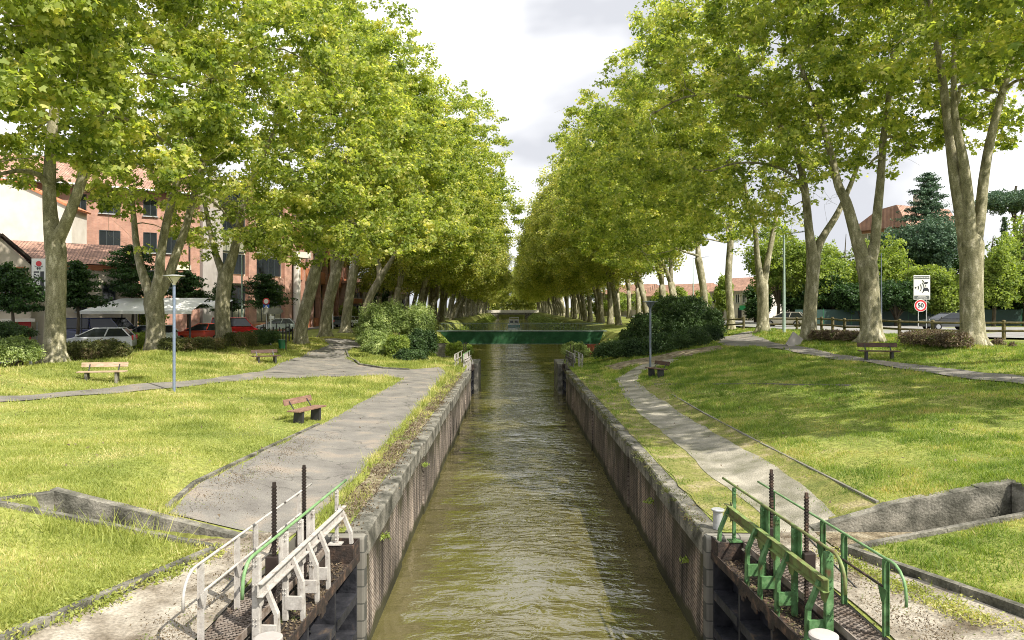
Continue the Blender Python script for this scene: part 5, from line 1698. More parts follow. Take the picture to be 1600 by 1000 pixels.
def plane_limbs_px(base, trunk, limbs, Y, yoff=None):
    """photo-pixel polylines of one near tree -> local limb polylines (origin at the base)"""
    bx_, by_ = base
    x0 = (bx_ - 800) / F * Y
    z0 = Hf(x0, Y)
    def cv(p, dy):
        Yp = Y + dy
        return ((p[0] - 800) / F * Yp - x0, dy, CAMZ - (p[1] - 480) / F * Yp - z0)
    out_ = []
    t = []
    for (a, b, r) in trunk:
        q = cv((a, b), 0); t.append((q[0], q[1], q[2], r))
    t.sort(key=lambda q: q[2])
    first = t[0]
    t = [(first[0], first[1], -.35, first[3] * 1.5), (first[0], first[1], .05, first[3] * 1.3), (first[0] * .98 + t[1][0] * .02, 0, .5, first[3] * 1.08)] + t
    top = t[-1]
    joined = False
    for li, (pts, r0, r1, dy) in enumerate(limbs):
        pp = [p for p in pts if p is not None]
        n = len(pp)
        q = []
        for k, p in enumerate(pp):
            f = (k + 1) / n
            c_ = cv(p, dy * f)
            q.append((c_[0], c_[1], c_[2], r0 + (r1 - r0) * f))
        if pts[0] is None:
            # the limb grows out of the trunk below the fork and swells where it leaves
            rt = top[3]
            below = t[-2]
            dz_ = top[2] - below[2]
            f = max(0, 1 - 1.3 / max(dz_, .1))
            lo = tuple(below[i] * (1 - f) + top[i] * f for i in range(3))
            dirx = q[0][0] - top[0]; diry = q[0][1] - top[1]
            nrm = math.hypot(dirx, diry) + 1e-6
            off = max(0, rt - r0) * .8
            head = [(lo[0] + dirx / nrm * off * .4, lo[1] + diry / nrm * off * .4, lo[2], r0 * 1.1), (top[0] + dirx / nrm * off, top[1] + diry / nrm * off, top[2], r0 * 1.16)]
            q = head + q
            out_.append(smooth(q))
        else:
            out_.append(smooth(q))
    # rounded saddle where the limbs part
    t2 = t[:-1] + [(top[0], top[1], top[2] - .35, top[3] * 1.04), (top[0], top[1], top[2] + .05, top[3] * .9), (top[0], top[1], top[2] + .35, top[3] * .55), (top[0], top[1], top[2] + .5, top[3] * .12)]
    return (x0, Y, z0), [smooth(t2, 2)] + out_

def plane_tree(loc, limbs, centre, radii, seed, label, group=None, K=46, n=(28, 130, 640), rad=.68, size=.205, zmin=None, mat=None, shape='lobed', name='plane_tree', shell=.62, flat=.5):
    rs = np.random.RandomState(seed)
    wood, tips = grow(limbs, centre, radii, rs, *n, zmin=zmin, shell=shell)
    roots(wood, limbs[0][4][3] * .92, rs)
    # the heavy limbs stand clear of leaves on the open side
    keep = np.ones(len(tips), bool)
    for l in limbs[1:]:
        for p in l:
            if p[2] < centre[2] + radii[2] * .4:
                nearx = (np.abs(tips[:, 0] - p[0]) < 1.15) & (tips[:, 1] < p[1] + .5) & (np.abs(tips[:, 2] - p[2]) < 1.0)
                keep &= ~(nearx & (rs.rand(len(tips)) < .8))
    tips = tips[keep]
    r = empty(name, loc, 0, label, 'tree', group)
    wood.build('trunk', M['bark'], r, smooth=True)
    V, k = leaves(tips, K, rad * rs.uniform(.6, 1.35, len(tips)), size, rs, shape=shape, flat=flat)
    array_obj('crown', V, k, mat or M['leaf'], r)
    return r

# ---- the nearest trees, their limbs following the photograph
def near(base, Y, trunk, limbs, cx, cr, seed, label, cz=(17.5, 10.5), zmin=8, **kw):
    loc, L_ = plane_limbs_px(base, trunk, limbs, Y)
    cen = (cx - loc[0], kw.pop('cy', 0), cz[0] - loc[2])
    plane_tree(loc, L_, cen, (cr, kw.pop('ry', cr), cz[1]), seed, label, zmin=zmin - loc[2], **kw)

N_ = None
near((85, 568), 34.6, [(85, 548, .50), (87, 480, .43), (88, 400, .44), (86, 375, .44)],
     [([N_, (79, 340), (77, 290), (80, 220), (85, 150), (75, 60), (60, -30)], .36, .12, .8), ([N_, (100, 355), (118, 310), (138, 250), (152, 200), (165, 130), (180, 50)], .30, .10, -.9)],
     -20.2, 8.4, 21, 'large plane tree forking in two at the far left behind the pale bench', cz=(18.5, 10.8), zmin=9.0, size=.215, K=46)
near((243, 548), 44.8, [(243, 530, .58), (243, 500, .52), (240, 465, .55)],
     [([N_, (222, 425), (214, 390), (209, 340), (205, 290)], .30, .12, 1.2), ([N_, (249, 430), (251, 400), (262, 340), (290, 240), (320, 170), (375, 90)], .34, .12, -1.0),
      ([N_, (262, 435), (276, 395), (292, 350), (312, 270), (332, 200), (365, 110)], .34, .10, .5)],
     -17.5, 9.0, 22, 'plane tree with three rising limbs behind the blue-grey lamp post', cz=(16.2, 12), zmin=6.4, K=33)
near((350, 545), 51, [(350, 530, .56), (347, 490, .50), (350, 450, .48), (352, 428, .50)],
     [([N_, (338, 400), (328, 360), (320, 320), (300, 240)], .26, .10, 1.0), ([N_, (366, 392), (374, 350), (386, 300), (408, 250), (440, 180)], .36, .10, -.8)],
     -14.0, 8.6, 23, 'plane tree with a Y fork left of the green bin', cz=(16.2, 12), zmin=6.4, K=33)
near((470, 530), 61, [(470, 515, .55), (478, 480, .50), (490, 430, .48)], [([N_, (505, 380), (520, 320), (545, 240), (570, 180)], .42, .12, 0), ([N_, (497, 400), (490, 350), (470, 280)], .26, .1, 1.2)],
     -11.8, 7.8, 24, 'leaning plane tree at the foot of the tarmac slope', cz=(17, 11), zmin=9.2, K=36)
near((508, 525), 69, [(508, 512, .55), (514, 470, .5), (524, 425, .5)], [([N_, (519, 370), (514, 300), (512, 230)], .3, .1, .8), ([N_, (545, 372), (560, 330), (590, 260)], .36, .1, -.6)],
     -10.8, 7.8, 25, 'leaning forked plane tree right of the tarmac slope', cz=(16.6, 10.6), zmin=9.4, K=33)
near((540, 518), 79, [(540, 508, .55), (545, 470, .5), (552, 422, .48)], [([N_, (556, 380), (552, 320)], .3, .1, .8), ([N_, (570, 355), (590, 290), (620, 230)], .34, .1, -.6)],
     -9.2, 7.8, 26, 'leaning plane tree just left of the pale shrubs', cz=(16.2, 10.6), zmin=9, K=33)
near((566, 508), 88, [(566, 500, .5), (580, 460, .46), (594, 432, .45)], [([N_, (590, 390), (596, 330)], .3, .1, .6), ([N_, (615, 402), (645, 345), (680, 290)], .34, .1, -.6)],
     -8.4, 8.0, 27, 'slanting plane tree behind the pale shrubs', cz=(16.2, 10.6), zmin=8.6, K=40)

near((1520, 542), 37.5, [(1520, 520, .58), (1518, 470, .53), (1518, 405, .55), (1517, 375, .58)],
     [([N_, (1502, 330), (1493, 280), (1485, 220), (1476, 150), (1466, 80), (1450, -20)], .38, .12, .6), ([N_, (1512, 310), (1505, 250), (1495, 200), (1490, 150), (1492, 50)], .32, .1, -.8),
      ([N_, (1532, 330), (1537, 280), (1547, 220), (1562, 160), (1582, 90), (1604, 10)], .30, .12, .2)],
     22.8, 7.6, 31, 'thick plane tree with three parallel limbs nearest on the right', cz=(20, 9.0), zmin=12.4, K=27, size=.215)
near((1362, 534), 43, [(1362, 518, .62), (1360, 480, .55), (1357, 430, .56), (1354, 408, .58)],
     [([N_, (1335, 360), (1322, 315), (1310, 290), (1298, 240), (1280, 180), (1250, 100)], .38, .12, .8), ([N_, (1367, 380), (1371, 330), (1376, 280), (1380, 220), (1386, 170), (1396, 80)], .33, .12, -.6)],
     19.5, 8.2, 32, 'V-forked plane tree above the dark bench on the right', cz=(19.5, 9.5), zmin=10.8, K=28)
near((1264, 528), 48.5, [(1264, 515, .52), (1266, 480, .43), (1270, 430, .42), (1271, 398, .44)],
     [([N_, (1264, 360), (1258, 300), (1246, 245), (1215, 190), (1190, 150), (1160, 110)], .32, .10, -.6), ([N_, (1286, 370), (1305, 340), (1320, 310), (1338, 265), (1352, 215)], .28, .1, .8),
      ([(1259, 310), (1240, 275), (1200, 257), (1150, 255), (1110, 268)], .13, .05, -1.5), ([(1228, 205), (1190, 160), (1130, 148), (1070, 152), (1020, 178)], .12, .05, -1.2)],
     15.4, 8.6, 33, 'plane tree with a low arched bough, right of the tall lamp post', cz=(18.5, 10.5), zmin=8.8, K=28)
near((1192, 518), 60.5, [(1192, 505, .50), (1192, 470, .45), (1191, 442, .48)],
     [([N_, (1183, 400), (1180, 360), (1172, 330), (1160, 270)], .28, .1, -.6), ([N_, (1201, 400), (1209, 360), (1216, 320), (1228, 270)], .28, .1, .8)],
     14.2, 8.6, 34, 'plane tree with two narrow limbs just left of the tall lamp post', cz=(17.5, 10.5), zmin=8.2, K=29)
near((1142, 513), 71.5, [(1142, 500, .40), (1140, 470, .34), (1138, 430, .33), (1141, 380, .30)], [([N_, (1142, 330), (1140, 270), (1135, 210)], .26, .1, 0), ([N_, (1130, 340), (1105, 300)], .14, .06, -1)],
     13.4, 8.4, 35, 'slender single plane tree at the gap in the log fence', cz=(17.2, 10), zmin=7.8, K=32)
near((1102, 508), 84, [(1101, 490, .45), (1099, 450, .4), (1092, 405, .42)], [([N_, (1090, 370), (1088, 320)], .3, .1, .5), ([(1092, 400), (1072, 394), (1040, 382), (1000, 383), (975, 395)], .17, .06, -.8)],
     12.6, 8.2, 36, 'plane tree leaning over the big dark bush with one low bough', cz=(16.8, 10.2), zmin=7.8, K=33)
# trees out of frame whose crowns and shade still reach the picture
near((1790, 560), 27, [(1790, 540, .5), (1790, 400, .45)], [([N_, (1760, 200), (1740, 0)], .3, .1, .5), ([N_, (1820, 200), (1860, 0)], .3, .1, -.5)],
     22.0, 7.0, 37, 'plane tree whose leaves enter at the top right corner', cz=(20, 8.5), zmin=12.5, K=20, size=.24)
near((2200, 700), 17.5, [(2200, 660, .5), (2200, 400, .45)], [([N_, (2160, 200), (2100, -100)], .3, .1, .5), ([N_, (2240, 200), (2300, -100)], .3, .1, -.5)],
     21.0, 7.5, 38, 'plane tree beyond the right edge shading the lawn', cz=(19, 8.5), zmin=11, K=11, size=.3)
near((-150, 620), 25.0, [(-150, 600, .5), (-150, 450, .45)], [([N_, (-120, 250), (-60, 0)], .3, .1, .5), ([N_, (-170, 200), (-220, 0)], .3, .1, -.5)],
     -19.2, 6.0, 39, 'plane tree whose leaves hang in at the left edge', cz=(16, 6.0), zmin=10, K=22, size=.23)
# ---- the long rows beyond
def generic_proto(seed, lean, K=52, size=.27):
    rs = np.random.RandomState(seed)
    fork = rs.uniform(4.5, 6.5)
    lx = lean * rs.uniform(-.01, .11)
    t = [(0, 0, -.4, .75), (0, 0, .1, .6), (lx * .5, 0, 1.2, .46), (lx * 1.4, 0, 3, .42), (lx * 3, 0, fork, .42)]
    limbs = [t]
    for k in range(2 + (seed % 2)):
        a = rs.uniform(0, 6.28)
        tx, ty = lean * .7 + math.cos(a) * 3.2, math.sin(a) * 3.2
        limbs.append([(t[-1][0], 0, fork - .25, .30), (t[-1][0] + tx * .12, ty * .15, fork + 2, .27), (t[-1][0] + tx * .45, ty * .5, fork + 6.5, .2), (t[-1][0] + tx, ty, fork + 12, .1)])
    wood, tips = grow(limbs, (lean, 0, 15.6), (7.8, 6.6, 10.2), rs, 16, 80, 380, zmin=rs.uniform(5.0, 6.6), shell=.6)
    V, k = leaves(tips, K, 1.05, size, rs, shape='quad')
    return wood.mesh('trunk', M['bark'], True), V, k
protos = []
for sd_, ln_ in ((101, 5.0), (102, 6.4), (103, 3.2), (104, 5.2), (105, 4.0), (106, 6.0)):
    protos.append(generic_proto(sd_, ln_))
proto_obj = []
def row(xs, y0, y1, step, side, label, group, seed, sc=(.92, 1.08)):
    rr_ = random.Random(seed)
    y = y0
    while y < y1:
        x = xs(y) + rr_.uniform(-.5, .5)
        k = rr_.randrange(len(protos))
        if len(proto_obj) <= k or proto_obj[k] is None:
            while len(proto_obj) <= k:
                proto_obj.append(None)
            r = empty('plane_tree', (0, 0, 0))
            wm, V, kk = protos[k]
            w = bpy.data.objects.new('trunk', wm); col.objects.link(w); w.parent = r
            array_obj('crown', V, kk, M['leaf_far'], r)
            proto_obj[k] = r
        else:
            r = copy_tree(proto_obj[k])
        s = rr_.uniform(*sc)
        r.location = (x, y, Hf(x, y))
        r.scale = (s, s * rr_.uniform(.95, 1.15), s * rr_.uniform(.93, 1.08))
        # crowns lean towards the water
        r.rotation_euler = (0, 0, (0 if side < 0 else math.pi) + rr_.uniform(-.75, .75))
        tag(r, label, 'tree', group)
        y += step(y) if callable(step) else step
st = lambda y: 8.2 if y < 260 else 10.5
row(lambda y: -14.6 + 1.2 * math.sin(y), 99, 430, st, -1, 'plane tree in the long inner row on the left bank beyond the footbridge', 'inner row of plane trees on the left bank', 1)
row(lambda y: 15.2, 108, 430, st, 1, 'plane tree in the long inner row on the right bank beyond the footbridge', 'inner row of plane trees on the right bank', 2)
row(lambda y: -22.5, 101, 430, lambda y: 10.5, -1, 'plane tree in the outer street-side row on the left', 'outer row of plane trees on the left', 3)
row(lambda y: 21.6, 95, 430, lambda y: 10.5, 1, 'plane tree in the outer street-side row on the right', 'outer row of plane trees on the right', 4)
rr_ = random.Random(9)
for k in range(7):
    r = copy_tree(proto_obj[k % 6]); r.location = (-26 + k * 8.6, 452 + rr_.uniform(-4, 12), 1.2); r.rotation_euler = (0, 0, rr_.uniform(0, 6))
    tag(r, 'plane tree closing the view past the far road bridge', 'tree', 'trees past the far road bridge')

# the canal bends away past the far bridge: earth bank and thicket
mb = MB(); mb.prism([(-9, -3.2), (9, -3.2), (9, 1.3), (-9, 1.3)], 425, 470, 'XZ')
tag(mb.build('far_bank', M['ground']), 'grassy bank where the canal bends out of sight', None, None, 'structure')
# ---- shrubs, hedges, garden trees
def bush(name, blobs, mat, label, size, n, seed, cat='shrub', group=None, shape='quad', spiky=0, stem=True, K=14):
    """blobs: (x, y, z, rx, ry, rz) in world; leaf clumps fill the outer part of each"""
    rs = np.random.RandomState(seed)
    x0 = sum(b[0] for b in blobs) / len(blobs); y0 = sum(b[1] for b in blobs) / len(blobs)
    z0 = Hf(x0, y0)
    r = empty(name, (x0, y0, z0), 0, label, cat, group)
    tot = sum(b[3] * b[4] + b[4] * b[5] for b in blobs)
    C = []
    for b in blobs:
        m_ = max(6, int(n * (b[3] * b[4] + b[4] * b[5]) / tot))
        d = rs.randn(m_, 3); d /= np.linalg.norm(d, axis=1)[:, None]
        d[:, 2] = np.where(d[:, 2] < -.55, -d[:, 2], d[:, 2])
        rr2 = (.62 + .42 * rs.rand(m_, 1) ** .7)
        rr2 *= 1 + .12 * np.sin(d[:, :1] * 6 + seed) + .10 * np.sin(d[:, 1:2] * 9 + d[:, 2:] * 7)
        C.append(np.array(b[:3]) + d * np.array(b[3:]) * rr2)
    C = np.concatenate(C) - [x0, y0, z0]
    g = np.array([Hf(a + x0, b_ + y0) - z0 for a, b_ in C[:, :2]])
    C[:, 2] = np.maximum(C[:, 2], g + .05)
    V, k = leaves(C, K, size * 1.9, size, rs, shape=shape, updir=.4)
    if spiky:
        m_ = spiky
        top = C[np.argsort(-C[:, 2])[:max(40, len(C) // 2)]]
        q = top[rs.randint(0, len(top), m_)]
        for f in np.linspace(.1, 1, 6):
            V2, _ = leaves(q + np.array([0, 0, 1]) * f * 1.15 * rs.uniform(.5, 1.2, (m_, 1)) + rs.randn(m_, 3) * .03, 4, size * .8, size * (1.15 - .5 * f), rs, shape=shape)
            V = np.concatenate([V, V2])
    array_obj('foliage', V, k, mat, r)
    if stem:
        m = MB()
        for _ in range(min(14, 3 + 3 * len(blobs))):
            b = blobs[rs.randint(len(blobs))]
            gx, gy = b[0] + rs.uniform(-.4, .4) * b[3], b[1] + rs.uniform(-.4, .4) * b[4]
            gz = Hf(gx, gy)
            e = np.array(b[:3]) + rs.randn(3) * np.array(b[3:]) * .4
            m.tube([(gx - x0, gy - y0, gz - z0 - .1), ((gx + e[0]) / 2 - x0 + rs.uniform(-.1, .1), (gy + e[1]) / 2 - y0, (gz + e[2]) / 2 - z0), (e[0] - x0, e[1] - y0, max(e[2], gz + .3) - z0)],
                   [.04, .03, .015], 5)
        m.build('stem', M['bark_dark'], r)
    return r
def blob(px, py, Y, wpx, hpx, depth=None):
    """ellipsoid given by its photo centre and half sizes in pixels"""
    s = Y / F
    p = W(px, py, Y)
    return (p.x, p.y, p.z, wpx * s, depth or wpx * s * .9, hpx * s)
# left shrub group by the curved kerb
bush('pale_shrub', [blob(585, 514, 62, 26, 20), blob(614, 507, 63, 24, 18)], M['leaf_shrub'], 'pale feathery shrub at the left of the group beside the footbridge', .12, 1500, 51, spiky=650, shape='quad')
bush('pale_shrub', [blob(655, 510, 64, 22, 17), blob(640, 516, 64, 18, 15)], M['leaf_shrub'], 'pale feathery shrub nearest the footbridge end', .12, 1300, 52, spiky=600, shape='quad')
bush('round_shrub', [blob(580, 530, 59, 22, 13), blob(600, 552, 55, 20, 15), blob(588, 545, 57, 22, 14)], M['leaf_shrub'], 'grey-green rounded shrub at the lower left of the group', .12, 1500, 53)
bush('laurel_shrub', [blob(638, 545, 56, 28, 18), blob(660, 537, 57, 22, 20), blob(640, 560, 53, 24, 12)], M['leaf_laurel'], 'glossy dark laurel shrub in front of the pale shrubs', .12, 2300, 54)
bush('leafy_shrub', [blob(621, 548, 54, 18, 22)], M['leaf_green'], 'bright leafy shrub in the middle of the left group', .12, 800, 55)
bush('waterside_shrub', [blob(712, 548, 74, 14, 12), blob(728, 548, 78, 12, 9)], M['leaf_green'], 'bright green waterside shrub below the footbridge on the left', .12, 900, 56)
bush('waterside_shrub', [blob(903, 551, 72, 18, 13), blob(893, 545, 82, 14, 9)], M['leaf_shrub'], 'green waterside shrub by the brick abutment on the right', .12, 900, 57)
# right big dark bush and hedge
bush('rhododendron', [blob(1060, 490, 68, 45, 26, 4), blob(1030, 520, 66, 50, 28, 4), blob(1090, 515, 66, 36, 30, 4), blob(995, 533, 66, 28, 18, 3), blob(1112, 512, 64, 12, 28, 2)],
     M['leaf_laurel'], 'very large dark green bush behind the dark lamp post', .15, 5200, 61, K=13)
hz = [(962, 557), (985, 555), (1010, 552), (1035, 547), (1060, 542), (1085, 537), (1108, 530)]
hb = []
for px, py in hz:
    x, y, z = hit(px, py + 6)
    hb.append((x, y + .9, z + .55, 1.35, .85, .62))
bush('clipped_hedge', hb, M['leaf_laurel'], 'low dark hedge running in front of the very large bush', .11, 3600, 62, cat='hedge')
# hedges along the left tree row
def hedge_line(pa, pb, n, hh, mat, label, seed, r=.75, cat='hedge', name='low_hedge', dens=900):
    a, b = hit(*pa), hit(*pb)
    bl = []
    for k in range(n):
        t = (k + .5) / n
        x, y = a[0] + (b[0] - a[0]) * t, a[1] + (b[1] - a[1]) * t
        bl.append((x, y, Hf(x, y) + hh * .48, max(r, math.dist(a[:2], b[:2]) / n * .62), r, hh * .55))
    return bush(name, bl, mat, label, .07, dens, seed, cat=cat)
hedge_line((105, 564), (186, 559), 4, .88, M['leaf_hedge'], 'low hedge in front of the silver hatchback', 71, dens=2200)
hedge_line((203, 548), (236, 546), 2, 1.05, M['leaf_green'], 'small hedge clump between the silver hatchback and the second tree', 72, dens=900)
hedge_line((258, 549), (340, 547), 5, .75, M['leaf_hedge'], 'low mixed hedge between the second and third left trees', 73, dens=1800)
hedge_line((360, 545), (390, 543), 2, 1.0, M['leaf_hedge'], 'short hedge right of the third left tree', 74, dens=900)
hedge_line((392, 543), (428, 541), 3, 1.15, M['leaf_laurel'], 'dark rounded hedge below the direction sign', 75, dens=1200)
bush('round_shrub', [blob(20, 552, 32, 40, 22, 1.1), blob(-30, 548, 32, 40, 24, 1.1)], M['leaf_shrub'], 'broad rounded shrub at the bottom of the far left trees', .07, 2600, 76)
bush('round_shrub', [blob(5, 520, 38, 40, 14, 1.2)], M['leaf_laurel'], 'dark shrub below the red shopfront', .08, 900, 77)
# dry hedges on the right
hedge_line((1276, 532), (1342, 535), 4, .62, M['leaf_brown'], 'brown dry hedge left of the V-forked tree', 81, dens=1500)
hedge_line((1424, 540), (1502, 546), 5, .72, M['leaf_brown'], 'brown dry hedge left of the thick right tree', 82, dens=1900)
bush('dry_bush', [blob(1558, 540, 38, 10, 8)], M['leaf_brown'], 'small dry bush right of the thick right tree', .07, 260, 83)
bush('dry_bush', [blob(1582, 545, 37, 4, 8)], M['leaf_brown'], 'wispy reddish weed at the right edge', .06, 90, 84)

def small_tree(name, px, pyb, Y, pyt, wpx, mat, label, seed, n=900, size=.2, trunk=.09, layered=0, bare=.30, group=None, K=12, barkm='bark_dark', zg=None, ry=None):
    """garden tree: trunk, limbs and an uneven crown"""
    rs = np.random.RandomState(seed)
    s = Y / F
    x = (px - 800) * s
    z0 = Hf(x, Y) if zg is None else zg
    h = CAMZ - (pyt - 480) * s - z0
    w = wpx * s
    r = empty(name, (x, Y, z0), 0, label, 'tree', group)
    m = MB()
    m.tube([(0, 0, -.3), (.02 * h, 0, h * .35), (-.01 * h, .01 * h, h * .7), (0, 0, h * .95)], [trunk * 1.3, trunk, trunk * .6, trunk * .2], 8)
    C = []
    if layered:
        nb = layered * 9
        for b_ in range(nb):
            f = (b_ + rs.rand()) / nb
            zl = h * (bare + (1 - bare) * f * .97)
            rad = w * (1 - (.6 if h < 12 else .85) * f ** 1.2) * rs.uniform(.45, 1.15)
            a = b_ * 2.4 + rs.uniform(-.6, .6)
            ex, ey = math.cos(a) * rad, math.sin(a) * rad
            ez = zl + rs.uniform(-.12, .16) * rad
            m.tube([(0, 0, zl - .2 * rad), (ex * .5, ey * .5, zl), (ex, ey, ez)], [trunk * .3, trunk * .16, .01], 4, caps=False)
            q = max(4, int(n / nb * (.4 + rad / w)))
            t = rs.rand(q, 1) ** .55
            spread = rad * .17 * (.4 + t)
            c = np.concatenate([ex * t + rs.randn(q, 1) * spread, ey * t + rs.randn(q, 1) * spread, zl + (ez - zl) * t + rs.randn(q, 1) * .04 * max(1, rad * .4)], 1)
            C.append(c)
    else:
        cz = h * (bare + (1 - bare) / 2); rz = h * (1 - bare) / 2
        nl = 9
        for b_ in range(nl):
            d = rs.randn(3); d /= np.linalg.norm(d)
            c0 = np.array([0, 0, cz]) + d * np.array([w * .55, (ry or w) * .55, rz * .6])
            m.tube([(0, 0, h * bare * rs.uniform(.8, 1.3)), (c0[0] * .4, c0[1] * .4, (h * bare + c0[2]) / 2), tuple(c0)], [trunk * .6, trunk * .35, .02], 5, caps=False)
            q = n // nl
            dd = rs.randn(q, 3); dd /= np.linalg.norm(dd, axis=1)[:, None]
            C.append(c0 + dd * np.array([w * .5, (ry or w) * .5, rz * .5]) * rs.uniform(.6, 1.15) * (.5 + .6 * rs.rand(q, 1)))
    C = np.concatenate(C)
    C[:, 2] = np.maximum(C[:, 2], .4)
    m.build('trunk', M[barkm], r)
    V, k = leaves(C, K, size * 1.6, size, rs, shape='quad', flat=.5 if layered else .8, updir=.8 if layered else .4)
    array_obj('crown', V, k, mat, r)
    return r
# small layered dark trees in the car park
for i, (px, Y, pt, wp, lab) in enumerate(((18, 42, 414, 52, 'dark layered tree in front of the red shopfront'), (120, 46, 408, 40, 'dark layered tree left of the awning'),
                                          (205, 52, 382, 52, 'tallest dark layered tree rising through the awning'), (292, 56, 424, 36, 'dark layered tree right of the lamp post'),
                                          (415, 64, 428, 36, 'dark layered tree before the office building, above the sign'), (350, 62, 440, 22, 'small dark tree half hidden by the third trunk'))):
    small_tree('layered_tree', px, 520, Y, pt, wp, M['leaf_dark'], lab, 200 + i, n=1250, size=.15, layered=5, bare=.50, K=8)
# green clumps under the left trees
small_tree('garden_tree', 243, 500, 62, 455, 30, M['leaf_green'], 'green bushy tree behind the awning', 210, n=500, bare=.1)
small_tree('garden_tree', 545, 505, 112, 468, 16, M['leaf_green'], 'small round tree before the brick annex', 211, n=300, bare=.2)
small_tree('garden_tree', 592, 505, 135, 432, 26, M['leaf_dark'], 'dark tree in front of the tiled house on the left', 212, n=700, bare=.1)
# garden trees across the street on the right
GT = [(1215, 84, 350, 44, 'leaf_green', 'leafy tree behind the slim lamp post'), (1270, 82, 378, 40, 'leaf_green', 'bright tree behind the arched-bough plane'), (1322, 92, 372, 44, 'leaf_green', 'broad green tree left of the brick house roof'),
      (1300, 80, 440, 40, 'leaf_dark', 'dark low tree under the bright garden trees'), (1375, 84, 385, 38, 'leaf_green', 'pale green tree below the brick roof'), (1420, 80, 420, 40, 'leaf_green', 'locust-like tree directly behind the speed camera sign'),
      (1400, 76, 450, 34, 'leaf_dark', 'dark undergrowth tree left of the speed camera sign'), (1470, 76, 425, 34, 'leaf_green', 'bright tree right of the speed camera sign'), (1480, 92, 395, 40, 'leaf_dark', 'dark tree between the cedar and the thick trunk'),
      (1552, 74, 375, 34, 'leaf_green', 'yellow-green maple just right of the thick trunk'), (1600, 78, 352, 44, 'leaf_green', 'tall green tree at the right edge'), (1640, 74, 420, 44, 'leaf_green', 'leafy tree on the right margin'),
      (1575, 82, 440, 40, 'leaf_dark', 'dark tree behind the green mesh fence'), (1245, 92, 420, 34, 'leaf_dark', 'dark tree beside the hidden white house'), (1345, 78, 450, 36, 'leaf_dark', 'shadowy bush-like tree behind the V-forked trunk'), (1180, 92, 462, 18, 'leaf_dark', 'slim dark tree in front of the pharmacy house'),
      (1700, 90, 380, 60, 'leaf_green', 'tree outside the right edge behind the fence'), (1128, 98, 446, 12, 'leaf_green', 'small yellowish tree before the pharmacy house')]
for i, (px, Y, pt, wp, mt, lab) in enumerate(GT):
    small_tree('garden_tree', px, 510, Y, pt - 14, wp * 1.35, M[mt], lab, 220 + i, n=int(26 * wp + 300), size=.24, trunk=.16, bare=.12 if mt == 'leaf_dark' else .22, K=14)
for i, (px, pt, wp) in enumerate(((1060, 446, 16), (1098, 440, 14), (1150, 452, 10), (1030, 450, 14))):
    small_tree('garden_tree', px, 505, 104 + 3 * i, pt, wp, M['leaf_green'], ('light tree before the low white house, over the big bush', 'yellow-green tree between the low white house and the pharmacy house', 'little tree in front of the pharmacy house windows', 'light tree at the left end of the low white house')[i], 270 + i, n=420, bare=.15, size=.22)
for i, px in enumerate((1005, 960, 1035, 930)):
    small_tree('garden_tree', px, 505, 150 + 8 * i, 452, 26, M['leaf_green'], ('green tree far between the right trunks', 'paler green tree deep behind the right inner row', 'green tree left of the pinkish roof', 'small green tree in the gap nearest the footbridge')[i], 250 + i, n=500, bare=.1, size=.24)
small_tree('cedar', 1450, 500, 95, 268, 60, M['leaf_cedar'], 'tall blue-green cedar with flat layers of branches', 260, n=2600, size=.22, trunk=.35, layered=14, bare=.42, K=11)
small_tree('cedar', 1435, 500, 90, 345, 66, M['leaf_cedar'], 'lower spreading cedar in front of the tall one', 263, n=3600, size=.24, trunk=.3, layered=0, bare=.45, K=12)
small_tree('umbrella_pine', 1588, 500, 105, 290, 62, M['leaf_cedar'], 'umbrella pine with flat crown at the right edge', 261, n=1900, size=.24, trunk=.3, layered=0, bare=.80, K=12)
small_tree('conifer', 1570, 500, 95, 335, 14, M['leaf_dark'], 'thin dark conifer below the umbrella pine', 262, n=700, size=.2, trunk=.12, layered=9, bare=.2, K=9)

bush('thicket', [(-22 + 7.4 * k, 440, 5.5, 6.5, 4, 5.5) for k in range(7)], M['leaf_far'], 'thicket under the trees past the far road bridge', .9, 1500, 95, cat='thicket')
# ---- bank vegetation beyond the footbridge, one mass on each side
def bank_green(side, label, seed):
    rs = np.random.RandomState(seed)
    n = 5200
    y = 76 + (rs.rand(n) ** 1.5) * 320
    x = side * (8.1 + rs.rand(n) ** 1.3 * (2.2 if side < 0 else 3.0))
    keep = np.abs(y - 86) > 3.2
    x, y = x[keep], y[keep]
    z = H(x, y) + rs.rand(len(x)) * .8 * (.5 + .5 * np.sin(y * .35 + side))
    V, k = leaves(np.stack([x, y, z + .1], 1), 12, .5, .26, rs, shape='quad', updir=.3)
    tag(array_obj('bank_plants', V, k, M['leaf_shrub'] if side > 0 else M['leaf_green']), label, None, None, 'stuff')
bank_green(-1, 'tangled waterside plants on the left bank', 91)
bank_green(1, 'tangled waterside plants on the right bank', 92)

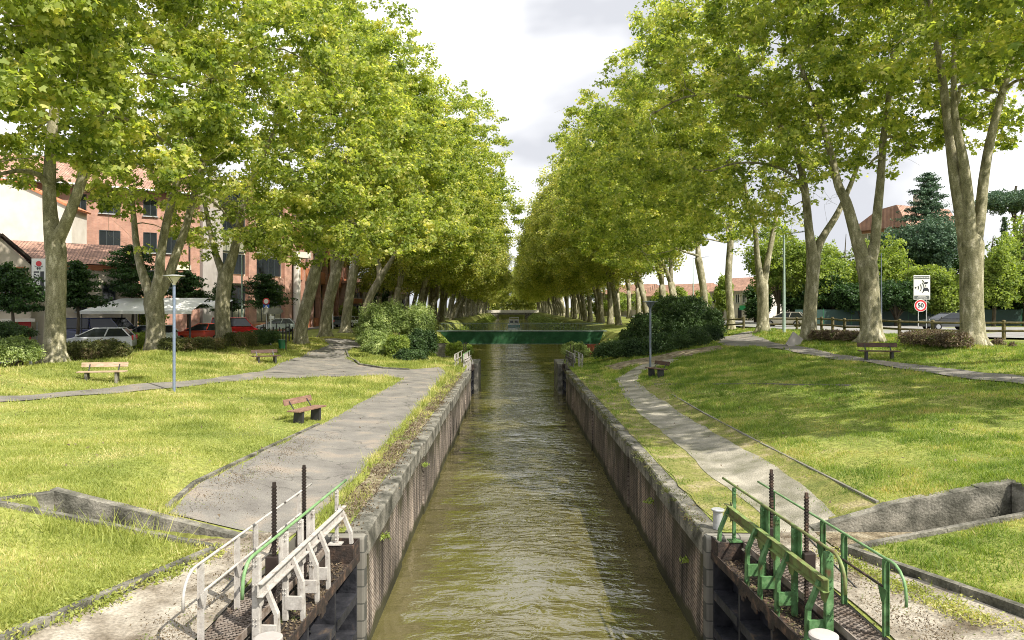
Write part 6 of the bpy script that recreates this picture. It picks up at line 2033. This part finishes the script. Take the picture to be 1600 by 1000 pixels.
# ---- grass blades
STRIP = [p for p in WORN]
def inside(P, poly):
    x, y = P[:, 0], P[:, 1]
    c = np.zeros(len(P), bool)
    j = len(poly) - 1
    for i in range(len(poly)):
        xi, yi = poly[i]; xj, yj = poly[j]
        cond = ((yi > y) != (yj > y)) & (x < (xj - xi) * (y - yi) / (yj - yi + 1e-12) + xi)
        c ^= cond
        j = i
    return c
def grass(side, n, label, seed, hmul=1.0):
    rs = np.random.RandomState(seed)
    # more blades where the ground is near, none under the paths
    y = 7.5 + (rs.rand(n) ** 1.55) * 60
    lo = np.where(y < 13.1, 4.7, 3.0 if side < 0 else 3.8)
    hi = np.minimum(27, y * .78 + 1.5)
    x = side * (lo + (hi - lo) * rs.rand(n))
    P = np.stack([x, y], 1)
    bad = np.zeros(n, bool)
    PJ = P + rs.randn(n, 2) * .14
    for poly in PATHS:
        bad |= inside(PJ, poly)
    for poly in WORN:
        bad |= inside(PJ, poly) & (rs.rand(n) < .38 + .4 * np.sin(x * 3.1 + 1.5 * np.sin(y * 1.7)))
    a = np.abs(x)
    bad |= (y > 12.1) & (y < 12.75 if side < 0 else y < 13.15) & (a < (8.0 if side < 0 else 8.9))
    bad |= (y > 12.0) & (y < 13.1) & (a < 5.4)
    kl = np.interp(y, [6, 8.85, 12.1], [6.4, 5.65, 4.85]) if side < 0 else np.interp(y, [6, 8.85, 12.1], [7.2, 6.5, 5.5])
    bad |= (y < 12.1) & (a < kl)
    # bare worn patches
    f = np.sin(x * .9 + 1.3 * np.sin(y * .5)) * np.sin(y * .45 + np.sin(x * .8)) + .5 * np.sin(x * 2.3 + y * 1.1)
    thin = (f > (.95 if side < 0 else .70)) & (rs.rand(n) < .7)
    bad |= thin
    bad |= (y > 56) & (a < 9)
    # close-cropped between coping and gravel on the right
    P = P[~bad]; x = x[~bad]; y = y[~bad]; f = f[~bad]
    a = np.abs(x)
    z = H(x, y)
    m = len(x)
    sc = np.clip(y / 22, .75, 2.4)
    tu = np.sin(x * 2.9 + 2 * np.sin(y * 1.3)) * np.sin(y * 2.3 + 2 * np.sin(x * 1.1)) + .6 * np.sin(x * 5.1 - y * 3.7) * np.sin(x * 3.3 + y * 4.9)
    hgt = rs.uniform(.04, .11, m) * hmul * (1 + .35 * np.sin(x * 1.1 + y * .7) * np.sin(y * .9 - x * .4)) * (1 + (.55 if side > 0 else .28) * np.clip(tu, -.8, 1.4)) * np.clip(y / 26, .8, 1.6)
    if side < 0:
        tall = (a > 3.42) & (a < 3.75) & (y > 13.2)
        hgt = np.where(tall, hgt * 2.3, hgt)
        tall2 = (y > 11.3) & (y < 12.1)
        hgt = np.where(tall2 & (rs.rand(m) < .10), hgt * 3.6, hgt)
        hgt = np.where((rs.rand(m) < .01), hgt * 2.6, hgt)
    else:
        short = (a < 6.7) & (y > 13)
        hgt = np.where(short, hgt * .85, hgt)
    wd = rs.uniform(.008, .016, m) * sc
    ang = rs.rand(m) * 6.283
    lean = rs.randn(m, 2) * .45
    base = np.stack([x, y, z - .01], 1)
    dx = np.stack([np.cos(ang) * wd, np.sin(ang) * wd, np.zeros(m)], 1)
    tip = base + np.stack([lean[:, 0] * hgt, lean[:, 1] * hgt, hgt], 1)
    V = np.stack([base - dx, base + dx, tip], 1).reshape(-1, 3)
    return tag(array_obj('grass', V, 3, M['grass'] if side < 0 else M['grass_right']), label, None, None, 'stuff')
grass(-1, 520000, 'sunlit grass of the left lawns', 301)
grass(1, 520000, 'dappled grass of the right lawns', 302)
